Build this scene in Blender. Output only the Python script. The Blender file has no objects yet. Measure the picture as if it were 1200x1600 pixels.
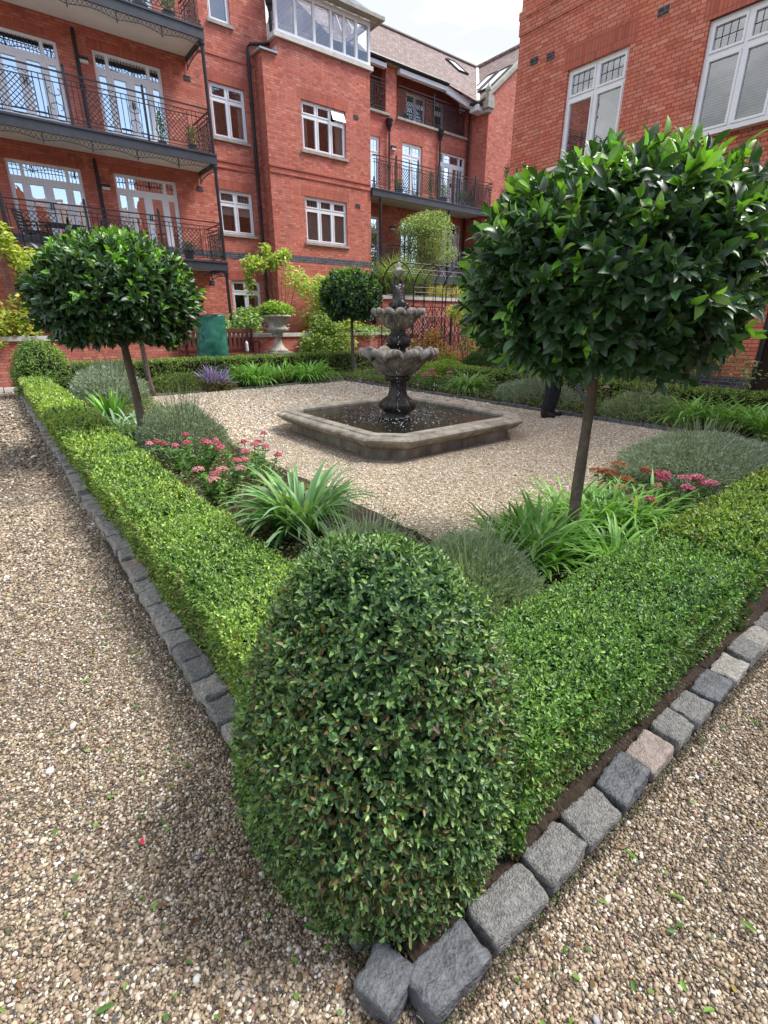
import bpy, math, random
import numpy as np
from mathutils import Vector, noise as mnoise
R = math.radians
S = bpy.context.scene
COL = S.collection
rng = np.random.default_rng(7)
random.seed(7)

# ------------------------------------------------------------------ camera
cam = bpy.data.objects.new('camera', bpy.data.cameras.new('camera'))
COL.objects.link(cam)
cam.location = (0, 0, 1.65)
cam.rotation_euler = (R(90) - math.atan(295 / 760), 0, R(-38))
cam.data.sensor_fit = 'VERTICAL'
cam.data.sensor_height = 32.0
cam.data.lens = 32.0 * 760 / 1600
cam.data.clip_start = 0.02
cam.data.clip_end = 600
S.camera = cam

# ------------------------------------------------------------------ world and sun
SUN_EL, SUN_HEAD = 56.0, 120.0      # heading clockwise from +Y
w = bpy.data.worlds.new('World'); S.world = w; w.use_nodes = True
nt = w.node_tree; nt.nodes.clear()
out = nt.nodes.new('ShaderNodeOutputWorld')
sky = nt.nodes.new('ShaderNodeTexSky'); sky.sky_type = 'NISHITA'; sky.sun_disc = False
sky.sun_elevation = R(SUN_EL); sky.sun_rotation = R(SUN_HEAD)
bg1 = nt.nodes.new('ShaderNodeBackground'); bg1.inputs[1].default_value = 0.13
bg2 = nt.nodes.new('ShaderNodeBackground'); bg2.inputs[1].default_value = 1.2
tc = nt.nodes.new('ShaderNodeTexCoord')
mp = nt.nodes.new('ShaderNodeMapping'); mp.inputs['Scale'].default_value = (1.0, 1.0, 2.6); mp.inputs['Location'].default_value = (0, 2.3, 0)
n1 = nt.nodes.new('ShaderNodeTexNoise'); n1.inputs['Scale'].default_value = 1.7; n1.inputs['Detail'].default_value = 7; n1.inputs['Roughness'].default_value = 0.55
r1 = nt.nodes.new('ShaderNodeValToRGB'); r1.color_ramp.elements[0].position = 0.34; r1.color_ramp.elements[1].position = 0.47
n2 = nt.nodes.new('ShaderNodeTexNoise'); n2.inputs['Scale'].default_value = 3.2; n2.inputs['Detail'].default_value = 6
r2 = nt.nodes.new('ShaderNodeValToRGB'); r2.color_ramp.elements[0].position = 0.42; r2.color_ramp.elements[1].position = 0.70
r2.color_ramp.elements[0].color = (0.33, 0.345, 0.36, 1); r2.color_ramp.elements[1].color = (0.88, 0.88, 0.88, 1)
mx = nt.nodes.new('ShaderNodeMixShader')
L = nt.links.new
L(tc.outputs['Generated'], mp.inputs[0]); L(mp.outputs[0], n1.inputs[0]); L(mp.outputs[0], n2.inputs[0])
L(n2.outputs[0], r2.inputs[0]); L(r2.outputs[0], bg2.inputs[0])
sx_ = nt.nodes.new('ShaderNodeSeparateXYZ'); L(tc.outputs['Generated'], sx_.inputs[0])
ma = nt.nodes.new('ShaderNodeMath'); ma.operation = 'MULTIPLY_ADD'; ma.inputs[1].default_value = 0.26; L(sx_.outputs[1], ma.inputs[0]); L(n1.outputs[0], ma.inputs[2]); L(ma.outputs[0], r1.inputs[0])
L(sky.outputs[0], bg1.inputs[0]); L(r1.outputs[0], mx.inputs[0]); L(bg1.outputs[0], mx.inputs[1]); L(bg2.outputs[0], mx.inputs[2])
L(mx.outputs[0], out.inputs[0])
sl = bpy.data.lights.new('sun', 'SUN'); sl.energy = 2.5; sl.angle = R(20); sl.color = (1, 0.97, 0.91)
so = bpy.data.objects.new('sun', sl); COL.objects.link(so); so.location = (0, 0, 30)
h = R(SUN_HEAD); e = R(SUN_EL)
sd = Vector((math.sin(h) * math.cos(e), math.cos(h) * math.cos(e), math.sin(e)))
so.rotation_euler = sd.to_track_quat('Z', 'Y').to_euler()
S.view_settings.view_transform = 'Standard'; S.view_settings.look = 'None'
S.view_settings.exposure = 1.24; S.view_settings.gamma = 1.0

# ------------------------------------------------------------------ materials
def newmat(name):
    m = bpy.data.materials.new(name); m.use_nodes = True
    t = m.node_tree; b = t.nodes['Principled BSDF']
    return m, t, b
def nd(t, typ, **kw):
    n = t.nodes.new(typ)
    for k, v in kw.items():
        if k.startswith('i_'): n.inputs[k[2:].replace('_', ' ')].default_value = v
        else: setattr(n, k, v)
    return n
def ramp(t, stops):
    r = t.nodes.new('ShaderNodeValToRGB'); cr = r.color_ramp
    while len(cr.elements) < len(stops): cr.elements.new(0.5)
    for e_, (p, c) in zip(cr.elements, stops): e_.position = p; e_.color = (*c, 1)
    return r
def mathn(t, op, a, b=None):
    n = t.nodes.new('ShaderNodeMath'); n.operation = op
    for i, x in enumerate((a, b)):
        if x is None: continue
        if isinstance(x, (int, float)): n.inputs[i].default_value = x
        else: t.links.new(x, n.inputs[i])
    return n.outputs[0]
def noisy(name, c1, c2, scale=8, rough=0.7, bump=0.15, spec=0.4, metal=0, bscale=None, detail=6):
    m, t, b = newmat(name); l = t.links.new
    tc = nd(t, 'ShaderNodeTexCoord')
    n = nd(t, 'ShaderNodeTexNoise', i_Scale=scale, i_Detail=detail, i_Roughness=0.65)
    r = ramp(t, [(0.32, c1), (0.68, c2)])
    l(tc.outputs['Object'], n.inputs[0]); l(n.outputs[0], r.inputs[0]); l(r.outputs[0], b.inputs['Base Color'])
    b.inputs['Roughness'].default_value = rough; b.inputs['Metallic'].default_value = metal
    b.inputs['Specular IOR Level'].default_value = spec
    if bump:
        n2 = nd(t, 'ShaderNodeTexNoise', i_Scale=bscale or scale * 5, i_Detail=5)
        bp = nd(t, 'ShaderNodeBump', i_Strength=bump, i_Distance=0.02)
        l(tc.outputs['Object'], n2.inputs[0]); l(n2.outputs[0], bp.inputs['Height']); l(bp.outputs[0], b.inputs['Normal'])
    return m
def wall_uv(t):
    """u along the wall, v up, from world position and face normal"""
    l = t.links.new
    g = nd(t, 'ShaderNodeNewGeometry'); sp = nd(t, 'ShaderNodeSeparateXYZ'); sn = nd(t, 'ShaderNodeSeparateXYZ')
    l(g.outputs['Position'], sp.inputs[0]); l(g.outputs['True Normal'], sn.inputs[0])
    facey = mathn(t, 'GREATER_THAN', mathn(t, 'ABSOLUTE', sn.outputs[1]), 0.6)
    u = mathn(t, 'ADD', mathn(t, 'MULTIPLY', sp.outputs[0], facey), mathn(t, 'MULTIPLY', sp.outputs[1], mathn(t, 'SUBTRACT', 1.0, facey)))
    return g, u, sp.outputs[2]
def brick(name, cols, mortar, soldier=False, stain=0.5):
    m, t, b = newmat(name); l = t.links.new
    g, u, v = wall_uv(t)
    if soldier: u, v = v, u
    bh = 0.075; per = 0.3375
    row = mathn(t, 'FLOOR', mathn(t, 'DIVIDE', v, bh))
    vf = mathn(t, 'FRACT', mathn(t, 'DIVIDE', v, bh))
    if soldier:
        uu = mathn(t, 'DIVIDE', u, 0.225); pf = mathn(t, 'FRACT', uu); ci = mathn(t, 'FLOOR', uu)
        du = mathn(t, 'MULTIPLY', mathn(t, 'MINIMUM', pf, mathn(t, 'SUBTRACT', 1.0, pf)), 0.225)
    else:
        uu = mathn(t, 'DIVIDE', mathn(t, 'ADD', u, mathn(t, 'MULTIPLY', row, per / 2)), per)
        pf = mathn(t, 'FRACT', uu)
        hd = mathn(t, 'GREATER_THAN', pf, 0.6667)
        ci = mathn(t, 'ADD', mathn(t, 'MULTIPLY', mathn(t, 'FLOOR', uu), 2.0), hd)
        d1 = mathn(t, 'MINIMUM', pf, mathn(t, 'SUBTRACT', 1.0, pf)); d2 = mathn(t, 'ABSOLUTE', mathn(t, 'SUBTRACT', pf, 0.6667))
        du = mathn(t, 'MULTIPLY', mathn(t, 'MINIMUM', d1, d2), per)
    dv = mathn(t, 'MULTIPLY', mathn(t, 'MINIMUM', vf, mathn(t, 'SUBTRACT', 1.0, vf)), bh)
    d = mathn(t, 'MINIMUM', du, dv)
    mr = nd(t, 'ShaderNodeMapRange'); mr.inputs[1].default_value = 0.0035; mr.inputs[2].default_value = 0.0075
    l(d, mr.inputs[0])
    cx = nd(t, 'ShaderNodeCombineXYZ'); l(ci, cx.inputs[0]); l(row, cx.inputs[1])
    wn = nd(t, 'ShaderNodeTexWhiteNoise', noise_dimensions='2D'); l(cx.outputs[0], wn.inputs[0])
    n_ = len(cols); rp = ramp(t, [(i / (n_ - 1), c) for i, c in enumerate(cols)]); l(wn.outputs['Value'], rp.inputs[0])
    # weathering with a shape of its own
    ns = nd(t, 'ShaderNodeTexNoise', i_Scale=0.9, i_Detail=5, i_Roughness=0.6); l(g.outputs['Position'], ns.inputs[0])
    hs = nd(t, 'ShaderNodeHueSaturation'); l(rp.outputs[0], hs.inputs['Color'])
    ms_ = nd(t, 'ShaderNodeMapping'); ms_.inputs['Scale'].default_value = (2.6, 2.6, .28); l(g.outputs['Position'], ms_.inputs[0])
    ns2 = nd(t, 'ShaderNodeTexNoise', i_Scale=1.6, i_Detail=6, i_Roughness=0.65); l(ms_.outputs[0], ns2.inputs[0])
    both = mathn(t, 'ADD', mathn(t, 'MULTIPLY', ns.outputs[0], stain), mathn(t, 'MULTIPLY', ns2.outputs[0], 0.55))
    l(mathn(t, 'ADD', both, 1.0 - stain * 0.5 - 0.275), hs.inputs['Value'])
    l(mathn(t, 'ADD', mathn(t, 'MULTIPLY', ns2.outputs[0], 0.22), 0.86), hs.inputs['Saturation'])
    nf = nd(t, 'ShaderNodeTexNoise', i_Scale=60, i_Detail=3); l(g.outputs['Position'], nf.inputs[0])
    mc = nd(t, 'ShaderNodeMix', data_type='RGBA'); mc.inputs[6].default_value = (*mortar, 1)
    l(mr.outputs[0], mc.inputs[0]); l(hs.outputs[0], mc.inputs[7]); l(mc.outputs[2], b.inputs['Base Color'])
    b.inputs['Roughness'].default_value = 0.85; b.inputs['Specular IOR Level'].default_value = 0.25
    bp = nd(t, 'ShaderNodeBump', i_Strength=0.5, i_Distance=0.006)
    l(mathn(t, 'ADD', mr.outputs[0], mathn(t, 'MULTIPLY', nf.outputs[0], 0.3)), bp.inputs['Height']); l(bp.outputs[0], b.inputs['Normal'])
    return m
def tiles(name, along):
    m, t, b = newmat(name); l = t.links.new
    g = nd(t, 'ShaderNodeNewGeometry'); sp = nd(t, 'ShaderNodeSeparateXYZ'); l(g.outputs['Position'], sp.inputs[0])
    u = sp.outputs[0 if along == 'x' else 1]; v = sp.outputs[2]
    bh = 0.085; row = mathn(t, 'FLOOR', mathn(t, 'DIVIDE', v, bh)); vf = mathn(t, 'FRACT', mathn(t, 'DIVIDE', v, bh))
    uu = mathn(t, 'ADD', mathn(t, 'DIVIDE', u, 0.17), mathn(t, 'MULTIPLY', row, 0.5)); uf = mathn(t, 'FRACT', uu)
    cx = nd(t, 'ShaderNodeCombineXYZ'); l(mathn(t, 'FLOOR', uu), cx.inputs[0]); l(row, cx.inputs[1])
    wn = nd(t, 'ShaderNodeTexWhiteNoise', noise_dimensions='2D'); l(cx.outputs[0], wn.inputs[0])
    rp = ramp(t, [(0, (.13, .085, .08)), (.5, (.19, .13, .12)), (1, (.27, .2, .185))]); l(wn.outputs['Value'], rp.inputs[0])
    edge = mathn(t, 'MULTIPLY', mathn(t, 'GREATER_THAN', uf, 0.07), mathn(t, 'GREATER_THAN', vf, 0.14))
    mc = nd(t, 'ShaderNodeMix', data_type='RGBA'); mc.inputs[6].default_value = (.05, .035, .035, 1)
    l(edge, mc.inputs[0]); l(rp.outputs[0], mc.inputs[7]); l(mc.outputs[2], b.inputs['Base Color'])
    b.inputs['Roughness'].default_value = 0.8
    bp = nd(t, 'ShaderNodeBump', i_Strength=0.7, i_Distance=0.03); l(mathn(t, 'SUBTRACT', edge, vf), bp.inputs['Height']); l(bp.outputs[0], b.inputs['Normal'])
    return m
def gravel(name, stops, dirt, scale=70):
    m, t, b = newmat(name); l = t.links.new
    g = nd(t, 'ShaderNodeNewGeometry')
    nz = nd(t, 'ShaderNodeTexNoise', i_Scale=30, i_Detail=2); l(g.outputs['Position'], nz.inputs[0])
    ad = nd(t, 'ShaderNodeMix', data_type='RGBA', blend_type='ADD'); ad.inputs[0].default_value = 0.03
    l(g.outputs['Position'], ad.inputs[6]); l(nz.outputs['Color'], ad.inputs[7])
    vo = nd(t, 'ShaderNodeTexVoronoi', i_Scale=scale); l(ad.outputs[2], vo.inputs[0])
    ve = nd(t, 'ShaderNodeTexVoronoi', feature='DISTANCE_TO_EDGE', i_Scale=scale); l(ad.outputs[2], ve.inputs[0])
    sc = nd(t, 'ShaderNodeSeparateColor'); l(vo.outputs['Color'], sc.inputs[0])
    rp = ramp(t, stops); l(sc.outputs[0], rp.inputs[0])
    big = nd(t, 'ShaderNodeTexNoise', i_Scale=1.3, i_Detail=6, i_Roughness=0.65); l(g.outputs['Position'], big.inputs[0])
    r2 = ramp(t, [(0.36, (0, 0, 0)), (0.62, (1, 1, 1))]); l(big.outputs[0], r2.inputs[0])
    mc = nd(t, 'ShaderNodeMix', data_type='RGBA'); mc.inputs[6].default_value = (*dirt, 1)
    er = nd(t, 'ShaderNodeMapRange'); er.inputs[1].default_value = 0.02; er.inputs[2].default_value = 0.13; l(ve.outputs[0], er.inputs[0])
    thr = mathn(t, 'MULTIPLY', er.outputs[0], mathn(t, 'ADD', mathn(t, 'MULTIPLY', r2.outputs[0], 0.3), 0.7))
    l(thr, mc.inputs[0]); l(rp.outputs[0], mc.inputs[7]); l(mc.outputs[2], b.inputs['Base Color'])
    b.inputs['Roughness'].default_value = 0.75; b.inputs['Specular IOR Level'].default_value = 0.3
    bp = nd(t, 'ShaderNodeBump', i_Strength=1.0, i_Distance=0.014)
    l(mathn(t, 'ADD', mathn(t, 'MINIMUM', ve.outputs[0], 0.3), mathn(t, 'MULTIPLY', sc.outputs[1], 0.25)), bp.inputs['Height']); l(bp.outputs[0], b.inputs['Normal'])
    return m
def leafmat(name, rough=0.4, trans=0.25, tint=(1.5, 1.6, 0.6), spec=0.5, coat=0.0):
    m, t, b = newmat(name); l = t.links.new
    at = nd(t, 'ShaderNodeAttribute', attribute_name='Col')
    l(at.outputs['Color'], b.inputs['Base Color']); b.inputs['Roughness'].default_value = rough
    b.inputs['Specular IOR Level'].default_value = spec
    if trans:
        tr = nd(t, 'ShaderNodeBsdfTranslucent')
        mm = nd(t, 'ShaderNodeMix', data_type='RGBA', blend_type='MULTIPLY'); mm.inputs[0].default_value = 1
        mm.inputs[7].default_value = (*tint, 1); l(at.outputs['Color'], mm.inputs[6]); l(mm.outputs[2], tr.inputs[0])
        ms = nd(t, 'ShaderNodeMixShader'); ms.inputs[0].default_value = trans
        l(b.outputs[0], ms.inputs[1]); l(tr.outputs[0], ms.inputs[2])
        l(ms.outputs[0], t.nodes['Material Output'].inputs[0])
    return m
def glassmat(name, refl=0.3, tint=(.75, .8, .8)):
    m, t, b = newmat(name); l = t.links.new
    t.nodes.remove(b)
    gl = nd(t, 'ShaderNodeBsdfGlossy', i_Roughness=0.01); gl.inputs[0].default_value = (.95, .97, 1, 1)
    tr = nd(t, 'ShaderNodeBsdfTransparent'); tr.inputs[0].default_value = (*tint, 1)
    lw = nd(t, 'ShaderNodeLayerWeight', i_Blend=0.35)
    n = nd(t, 'ShaderNodeTexNoise', i_Scale=2.0); g = nd(t, 'ShaderNodeNewGeometry'); l(g.outputs['Position'], n.inputs[0])
    bp = nd(t, 'ShaderNodeBump', i_Strength=0.06, i_Distance=0.05); l(n.outputs[0], bp.inputs['Height']); l(bp.outputs[0], gl.inputs['Normal'])
    ms = nd(t, 'ShaderNodeMixShader')
    l(mathn(t, 'ADD', mathn(t, 'MULTIPLY', lw.outputs['Fresnel'], 0.8), refl), ms.inputs[0])
    l(tr.outputs[0], ms.inputs[1]); l(gl.outputs[0], ms.inputs[2]); l(ms.outputs[0], t.nodes['Material Output'].inputs[0])
    return m

M = {}
M['brick'] = brick('brick', [(.38, .10, .065), (.48, .13, .085), (.55, .155, .10), (.50, .16, .115), (.60, .22, .145)], (.25, .10, .08))
M['brick_bright'] = brick('brick_bright', [(.46, .115, .068), (.56, .15, .088), (.61, .19, .11), (.54, .165, .11), (.64, .25, .17)], (.16, .055, .045), stain=0.3)
M['soldier'] = brick('soldier', [(.37, .09, .055), (.48, .125, .078), (.44, .11, .067)], (.22, .09, .07), soldier=True)
M['blue_brick'] = brick('blue_brick', [(.045, .045, .06), (.07, .07, .09), (.1, .09, .1)], (.25, .22, .22))
M['roof_x'] = tiles('roof_tiles', 'x'); M['roof_y'] = tiles('roof_tiles_side', 'y')
M['white'] = noisy('white_frame', (.72, .73, .75), (.80, .80, .82), 3, 0.4, 0.03)
M['iron'] = noisy('black_iron', (.009, .009, .011), (.02, .02, .024), 12, 0.45, 0.1)
M['fascia'] = noisy('grey_fascia', (.032, .034, .042), (.052, .055, .065), 4, 0.5, 0.08)
M['soffit'] = noisy('soffit', (.62, .59, .55), (.72, .69, .65), 2, 0.8, 0.05)
M['stone'] = noisy('sill_stone', (.26, .24, .2), (.42, .39, .34), 7, 0.85, 0.3)
M['coping'] = noisy('coping_stone', (.5, .47, .42), (.68, .65, .6), 6, 0.8, 0.2)
M['glass'] = glassmat('window_glass', 0.16)
M['glass_clear'] = glassmat('conservatory_glass', 0.1, (.93, .95, .95))
M['glass_door'] = glassmat('door_glass', 0.6)
M['blind'] = noisy('blind', (.30, .34, .27), (.38, .42, .34), 3, 0.6, 0)
M['curtain'] = noisy('curtain', (.62, .56, .48), (.75, .7, .62), 3, 0.9, 0.1)
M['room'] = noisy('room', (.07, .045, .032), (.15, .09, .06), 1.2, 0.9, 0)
M['lead'] = noisy('lead', (.3, .32, .35), (.42, .44, .47), 5, 0.5, 0.2)
M['gravel_path'] = gravel('gravel_path', [(0, (.10, .08, .06)), (.3, (.20, .16, .12)), (.55, (.30, .245, .19)), (.8, (.42, .36, .285)), (1, (.64, .58, .5))], (.03, .022, .014), 80)
M['gravel_court'] = gravel('gravel_court', [(0, (.28, .20, .13)), (.3, (.50, .40, .28)), (.6, (.61, .51, .375)), (.85, (.72, .64, .51)), (1, (.84, .80, .72))], (.10, .07, .05), 55)
M['soil'] = noisy('soil', (.022, .014, .01), (.06, .04, .028), 14, 0.95, 1.0, bscale=60)
M['terrace'] = noisy('terrace', (.25, .22, .19), (.33, .3, .27), 3, 0.9, 0.1)
M['leaf_box'] = leafmat('box_leaf', 0.42, 0.25, spec=.5)
M['leaf_bay'] = leafmat('bay_leaf', 0.38, 0.2, (1.6, 1.8, .5), 0.5)
M['leaf_soft'] = leafmat('soft_leaf', 0.55, 0.35)
M['leaf_strap'] = leafmat('strap_leaf', 0.42, 0.3, (1.4, 1.5, .5))
M['leaf_matte'] = leafmat('silver_leaf', 0.75, 0.2, (1.2, 1.2, .8), 0.2)
M['petal'] = leafmat('petal', 0.7, 0.15, (1.1, 1, 1), 0.2)
M['pebble'] = leafmat('pebble', 0.6, 0, spec=0.35)
M['twig_shade'] = noisy('shaded_twig_core', (.012, .011, .006), (.035, .026, .015), 30, 0.95, 1.0, bscale=90)  # brown filler for the twigs, darkened to give the shade inside foliage
M['bark'] = noisy('bark', (.085, .065, .05), (.17, .135, .105), 18, 0.85, 0.5, bscale=60)

# ------------------------------------------------------------------ mesh helpers
LOCS = {}
def wloc(p):
    v = Vector((0, 0, 0))
    while p is not None: v = v + p.location; p = p.parent
    return v
class MB:
    def __init__(s): s.v = []; s.f = []
    def quad(s, *p):
        n = len(s.v); s.v += [tuple(q) for q in p]; s.f.append(tuple(range(n, n + len(p))))
    def box(s, x0, x1, y0, y1, z0, z1):
        if x0 > x1: x0, x1 = x1, x0
        if y0 > y1: y0, y1 = y1, y0
        if z0 > z1: z0, z1 = z1, z0
        n = len(s.v)
        s.v += [(x, y, z) for z in (z0, z1) for y in (y0, y1) for x in (x0, x1)]
        s.f += [tuple(n + i for i in q) for q in ((0, 2, 3, 1), (4, 5, 7, 6), (0, 1, 5, 4), (2, 6, 7, 3), (0, 4, 6, 2), (1, 3, 7, 5))]
    def beam(s, a, b, w, h):
        """box of section w x h (h vertical-ish) from a to b"""
        a = Vector(a); b = Vector(b); d = (b - a).normalized()
        up = Vector((0, 0, 1)) if abs(d.z) < 0.95 else Vector((0, 1, 0))
        sd_ = d.cross(up).normalized(); u = sd_.cross(d)
        n = len(s.v)
        for p in (a, b):
            for i, j in ((-1, -1), (1, -1), (1, 1), (-1, 1)): s.v.append(tuple(p + sd_ * (i * w / 2) + u * (j * h / 2)))
        s.f += [(n, n + 3, n + 2, n + 1), (n + 4, n + 5, n + 6, n + 7)] + [(n + i, n + (i + 1) % 4, n + 4 + (i + 1) % 4, n + 4 + i) for i in range(4)]
    def tube(s, pts, r, k=6, closed=False):
        pts = [Vector(p) for p in pts]; m = len(pts); rs = r if isinstance(r, (list, tuple)) else [r] * m
        n = len(s.v); ref = Vector((0, 0, 1))
        for i, p in enumerate(pts):
            if closed: d = (pts[(i + 1) % m] - pts[i - 1])
            else: d = pts[min(i + 1, m - 1)] - pts[max(i - 1, 0)]
            d.normalize()
            a = d.cross(ref)
            if a.length < 0.2: a = d.cross(Vector((0.3, 1, 0.1)))
            a.normalize(); b = a.cross(d)
            for j in range(k):
                t = 2 * math.pi * j / k + (math.pi / 4 if k == 4 else 0); s.v.append(tuple(p + (a * math.cos(t) + b * math.sin(t)) * rs[i]))
        for i in range(m if closed else m - 1):
            for j in range(k):
                a0 = n + i * k; b0 = n + ((i + 1) % m) * k
                s.f.append((a0 + j, a0 + (j + 1) % k, b0 + (j + 1) % k, b0 + j))
        if not closed:
            s.f.append(tuple(n + j for j in range(k))[::-1]); s.f.append(tuple(n + (m - 1) * k + j for j in range(k)))
    def lathe(s, prof, k=24, c=(0, 0, 0), mod=None):
        n = len(s.v)
        for i, (r, z) in enumerate(prof):
            for j in range(k):
                t = 2 * math.pi * j / k; rr, dz = (r, 0) if mod is None else mod(i, t, r)
                s.v.append((c[0] + rr * math.cos(t), c[1] + rr * math.sin(t), c[2] + z + dz))
        for i in range(len(prof) - 1):
            for j in range(k): s.f.append((n + i * k + j, n + i * k + (j + 1) % k, n + (i + 1) * k + (j + 1) % k, n + (i + 1) * k + j))
        s.f.append(tuple(n + j for j in range(k))[::-1]); m = len(prof) - 1
        s.f.append(tuple(n + m * k + j for j in range(k)))
    def ball(s, c, r, k=8, sz=1.0):
        s.lathe([(r * max(math.sin(a), 0.02), -r * sz * math.cos(a)) for a in [math.pi * i / (k - 1) for i in range(k)]], k, c)
    def build(s, name, mat, parent=None, smooth=False):
        me = bpy.data.meshes.new(name)
        off = wloc(parent)
        me.from_pydata([(x - off.x, y - off.y, z - off.z) for x, y, z in s.v], [], s.f)
        if smooth: me.polygons.foreach_set('use_smooth', [True] * len(me.polygons))
        me.materials.append(mat); me.update()
        o = bpy.data.objects.new(name, me); COL.objects.link(o)
        if parent is not None: o.parent = parent
        return o
def tag(o, label=None, cat=None, group=None, kind=None):
    if label: o['label'] = label
    if cat: o['category'] = cat
    if group: o['group'] = group
    if kind: o['kind'] = kind
    return o
def thing(name, label, cat, loc=(0, 0, 0), rz=0, group=None):
    o = bpy.data.objects.new(name, None); COL.objects.link(o); o.empty_display_size = 0.2
    o.location = loc; o.rotation_euler = (0, 0, rz)
    return tag(o, label, cat, group)
def copy_tree(o, parent=None, loc=None, rz=None, scale=None):
    c = o.copy(); COL.objects.link(c); c.parent = parent
    if loc is not None: c.location = loc
    if rz is not None: c.rotation_euler = (0, 0, rz)
    if scale is not None: c.scale = (scale,) * 3 if isinstance(scale, (int, float)) else scale
    for ch in list(o.children): copy_tree(ch, c)
    return c
def npmesh(name, V, faces, mat, parent=None, col=None, smooth=False):
    """V (n,3); faces list of (m,k) index arrays; col (n,3)"""
    off = np.array(wloc(parent)); V = (np.asarray(V, dtype=np.float32) - off).astype(np.float32)
    me = bpy.data.meshes.new(name); me.vertices.add(len(V)); me.vertices.foreach_set('co', V.ravel())
    loops = np.concatenate([f.ravel() for f in faces]).astype(np.int32)
    tot = np.concatenate([np.full(len(f), f.shape[1], dtype=np.int32) for f in faces])
    st = np.concatenate([[0], np.cumsum(tot)[:-1]]).astype(np.int32)
    me.loops.add(len(loops)); me.loops.foreach_set('vertex_index', loops)
    me.polygons.add(len(tot)); me.polygons.foreach_set('loop_start', st)
    if smooth: me.polygons.foreach_set('use_smooth', np.ones(len(tot), dtype=bool))
    me.update(calc_edges=True)
    if col is not None:
        a = me.attributes.new('Col', 'FLOAT_COLOR', 'POINT'); c = np.ones((len(V), 4), dtype=np.float32); c[:, :3] = col; a.data.foreach_set('color', c.ravel())
    me.materials.append(mat)
    o = bpy.data.objects.new(name, me); COL.objects.link(o)
    if parent is not None: o.parent = parent
    return o
def unit(a): return a / np.maximum(np.linalg.norm(a, axis=-1, keepdims=True), 1e-9)
def rdir(n): return unit(rng.normal(size=(n, 3)))
def vnoise(P, scale, seed=0):
    """cheap smooth noise, about -1..1"""
    r = np.random.default_rng(seed + 99); s = 0
    for i in range(7):
        k = unit(r.normal(size=3)) * scale * (1.0 + 0.45 * i); s = s + np.sin(P @ k + r.uniform(0, 6.28) + 1.3 * np.sin(P @ np.roll(k, 1) * 0.7)) / (1 + 0.35 * i)
    return s / 3.0
TEMPL = {
    'oval': ([(0, 0, 0), (.3, .46, .10), (.72, .36, .08), (1, 0, -.06), (.72, -.36, .08), (.3, -.46, .10)], [(0, 1, 2, 3), (0, 3, 4, 5)]),
    'quad': ([(0, 0, 0), (.5, .5, .1), (1, 0, -.05), (.5, -.5, .1)], [(0, 1, 2, 3)]),
    'long': ([(0, 0, 0), (.18, .26, .05), (.18, 0, 0), (.18, -.26, .05), (.45, .5, .07), (.45, 0, -.01), (.45, -.5, .07), (.76, .36, .02), (.76, 0, -.05), (.76, -.36, .02), (1, 0, -.13)],
             [(0, 2, 1), (0, 3, 2), (1, 2, 5, 4), (2, 3, 6, 5), (4, 5, 8, 7), (5, 6, 9, 8), (7, 8, 10), (8, 9, 10)]),
}
def leaves(base, d, nrm, Ln, Wd, col, kind='oval', bend=None):
    """returns (V, faces, cols) for n leaves; h in units of leaf length"""
    n = len(base); d = unit(d); sd_ = unit(np.cross(d, nrm)); up = np.cross(sd_, d)
    T, F = TEMPL[kind]; T = np.array(T, dtype=float); k = len(T)
    Ln = np.broadcast_to(Ln, (n,))[:, None, None]; Wd = np.broadcast_to(Wd, (n,))[:, None, None]
    hh = T[None, :, 2, None] * Ln
    if bend is not None: hh = hh - (T[None, :, 0, None] ** 2) * Ln * np.broadcast_to(bend, (n,))[:, None, None]
    V = base[:, None, :] + d[:, None, :] * T[None, :, 0, None] * Ln + sd_[:, None, :] * T[None, :, 1, None] * Wd + up[:, None, :] * hh
    off = (np.arange(n) * k)[:, None]
    faces = []
    for ksz in (3, 4):
        ff = [f for f in F if len(f) == ksz]
        if ff: faces.append((off[:, :, None] + np.array(ff)[None]).reshape(-1, ksz))
    C = np.repeat(col[:, None, :], k, 1).reshape(-1, 3)
    return V.reshape(-1, 3), faces, C
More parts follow.
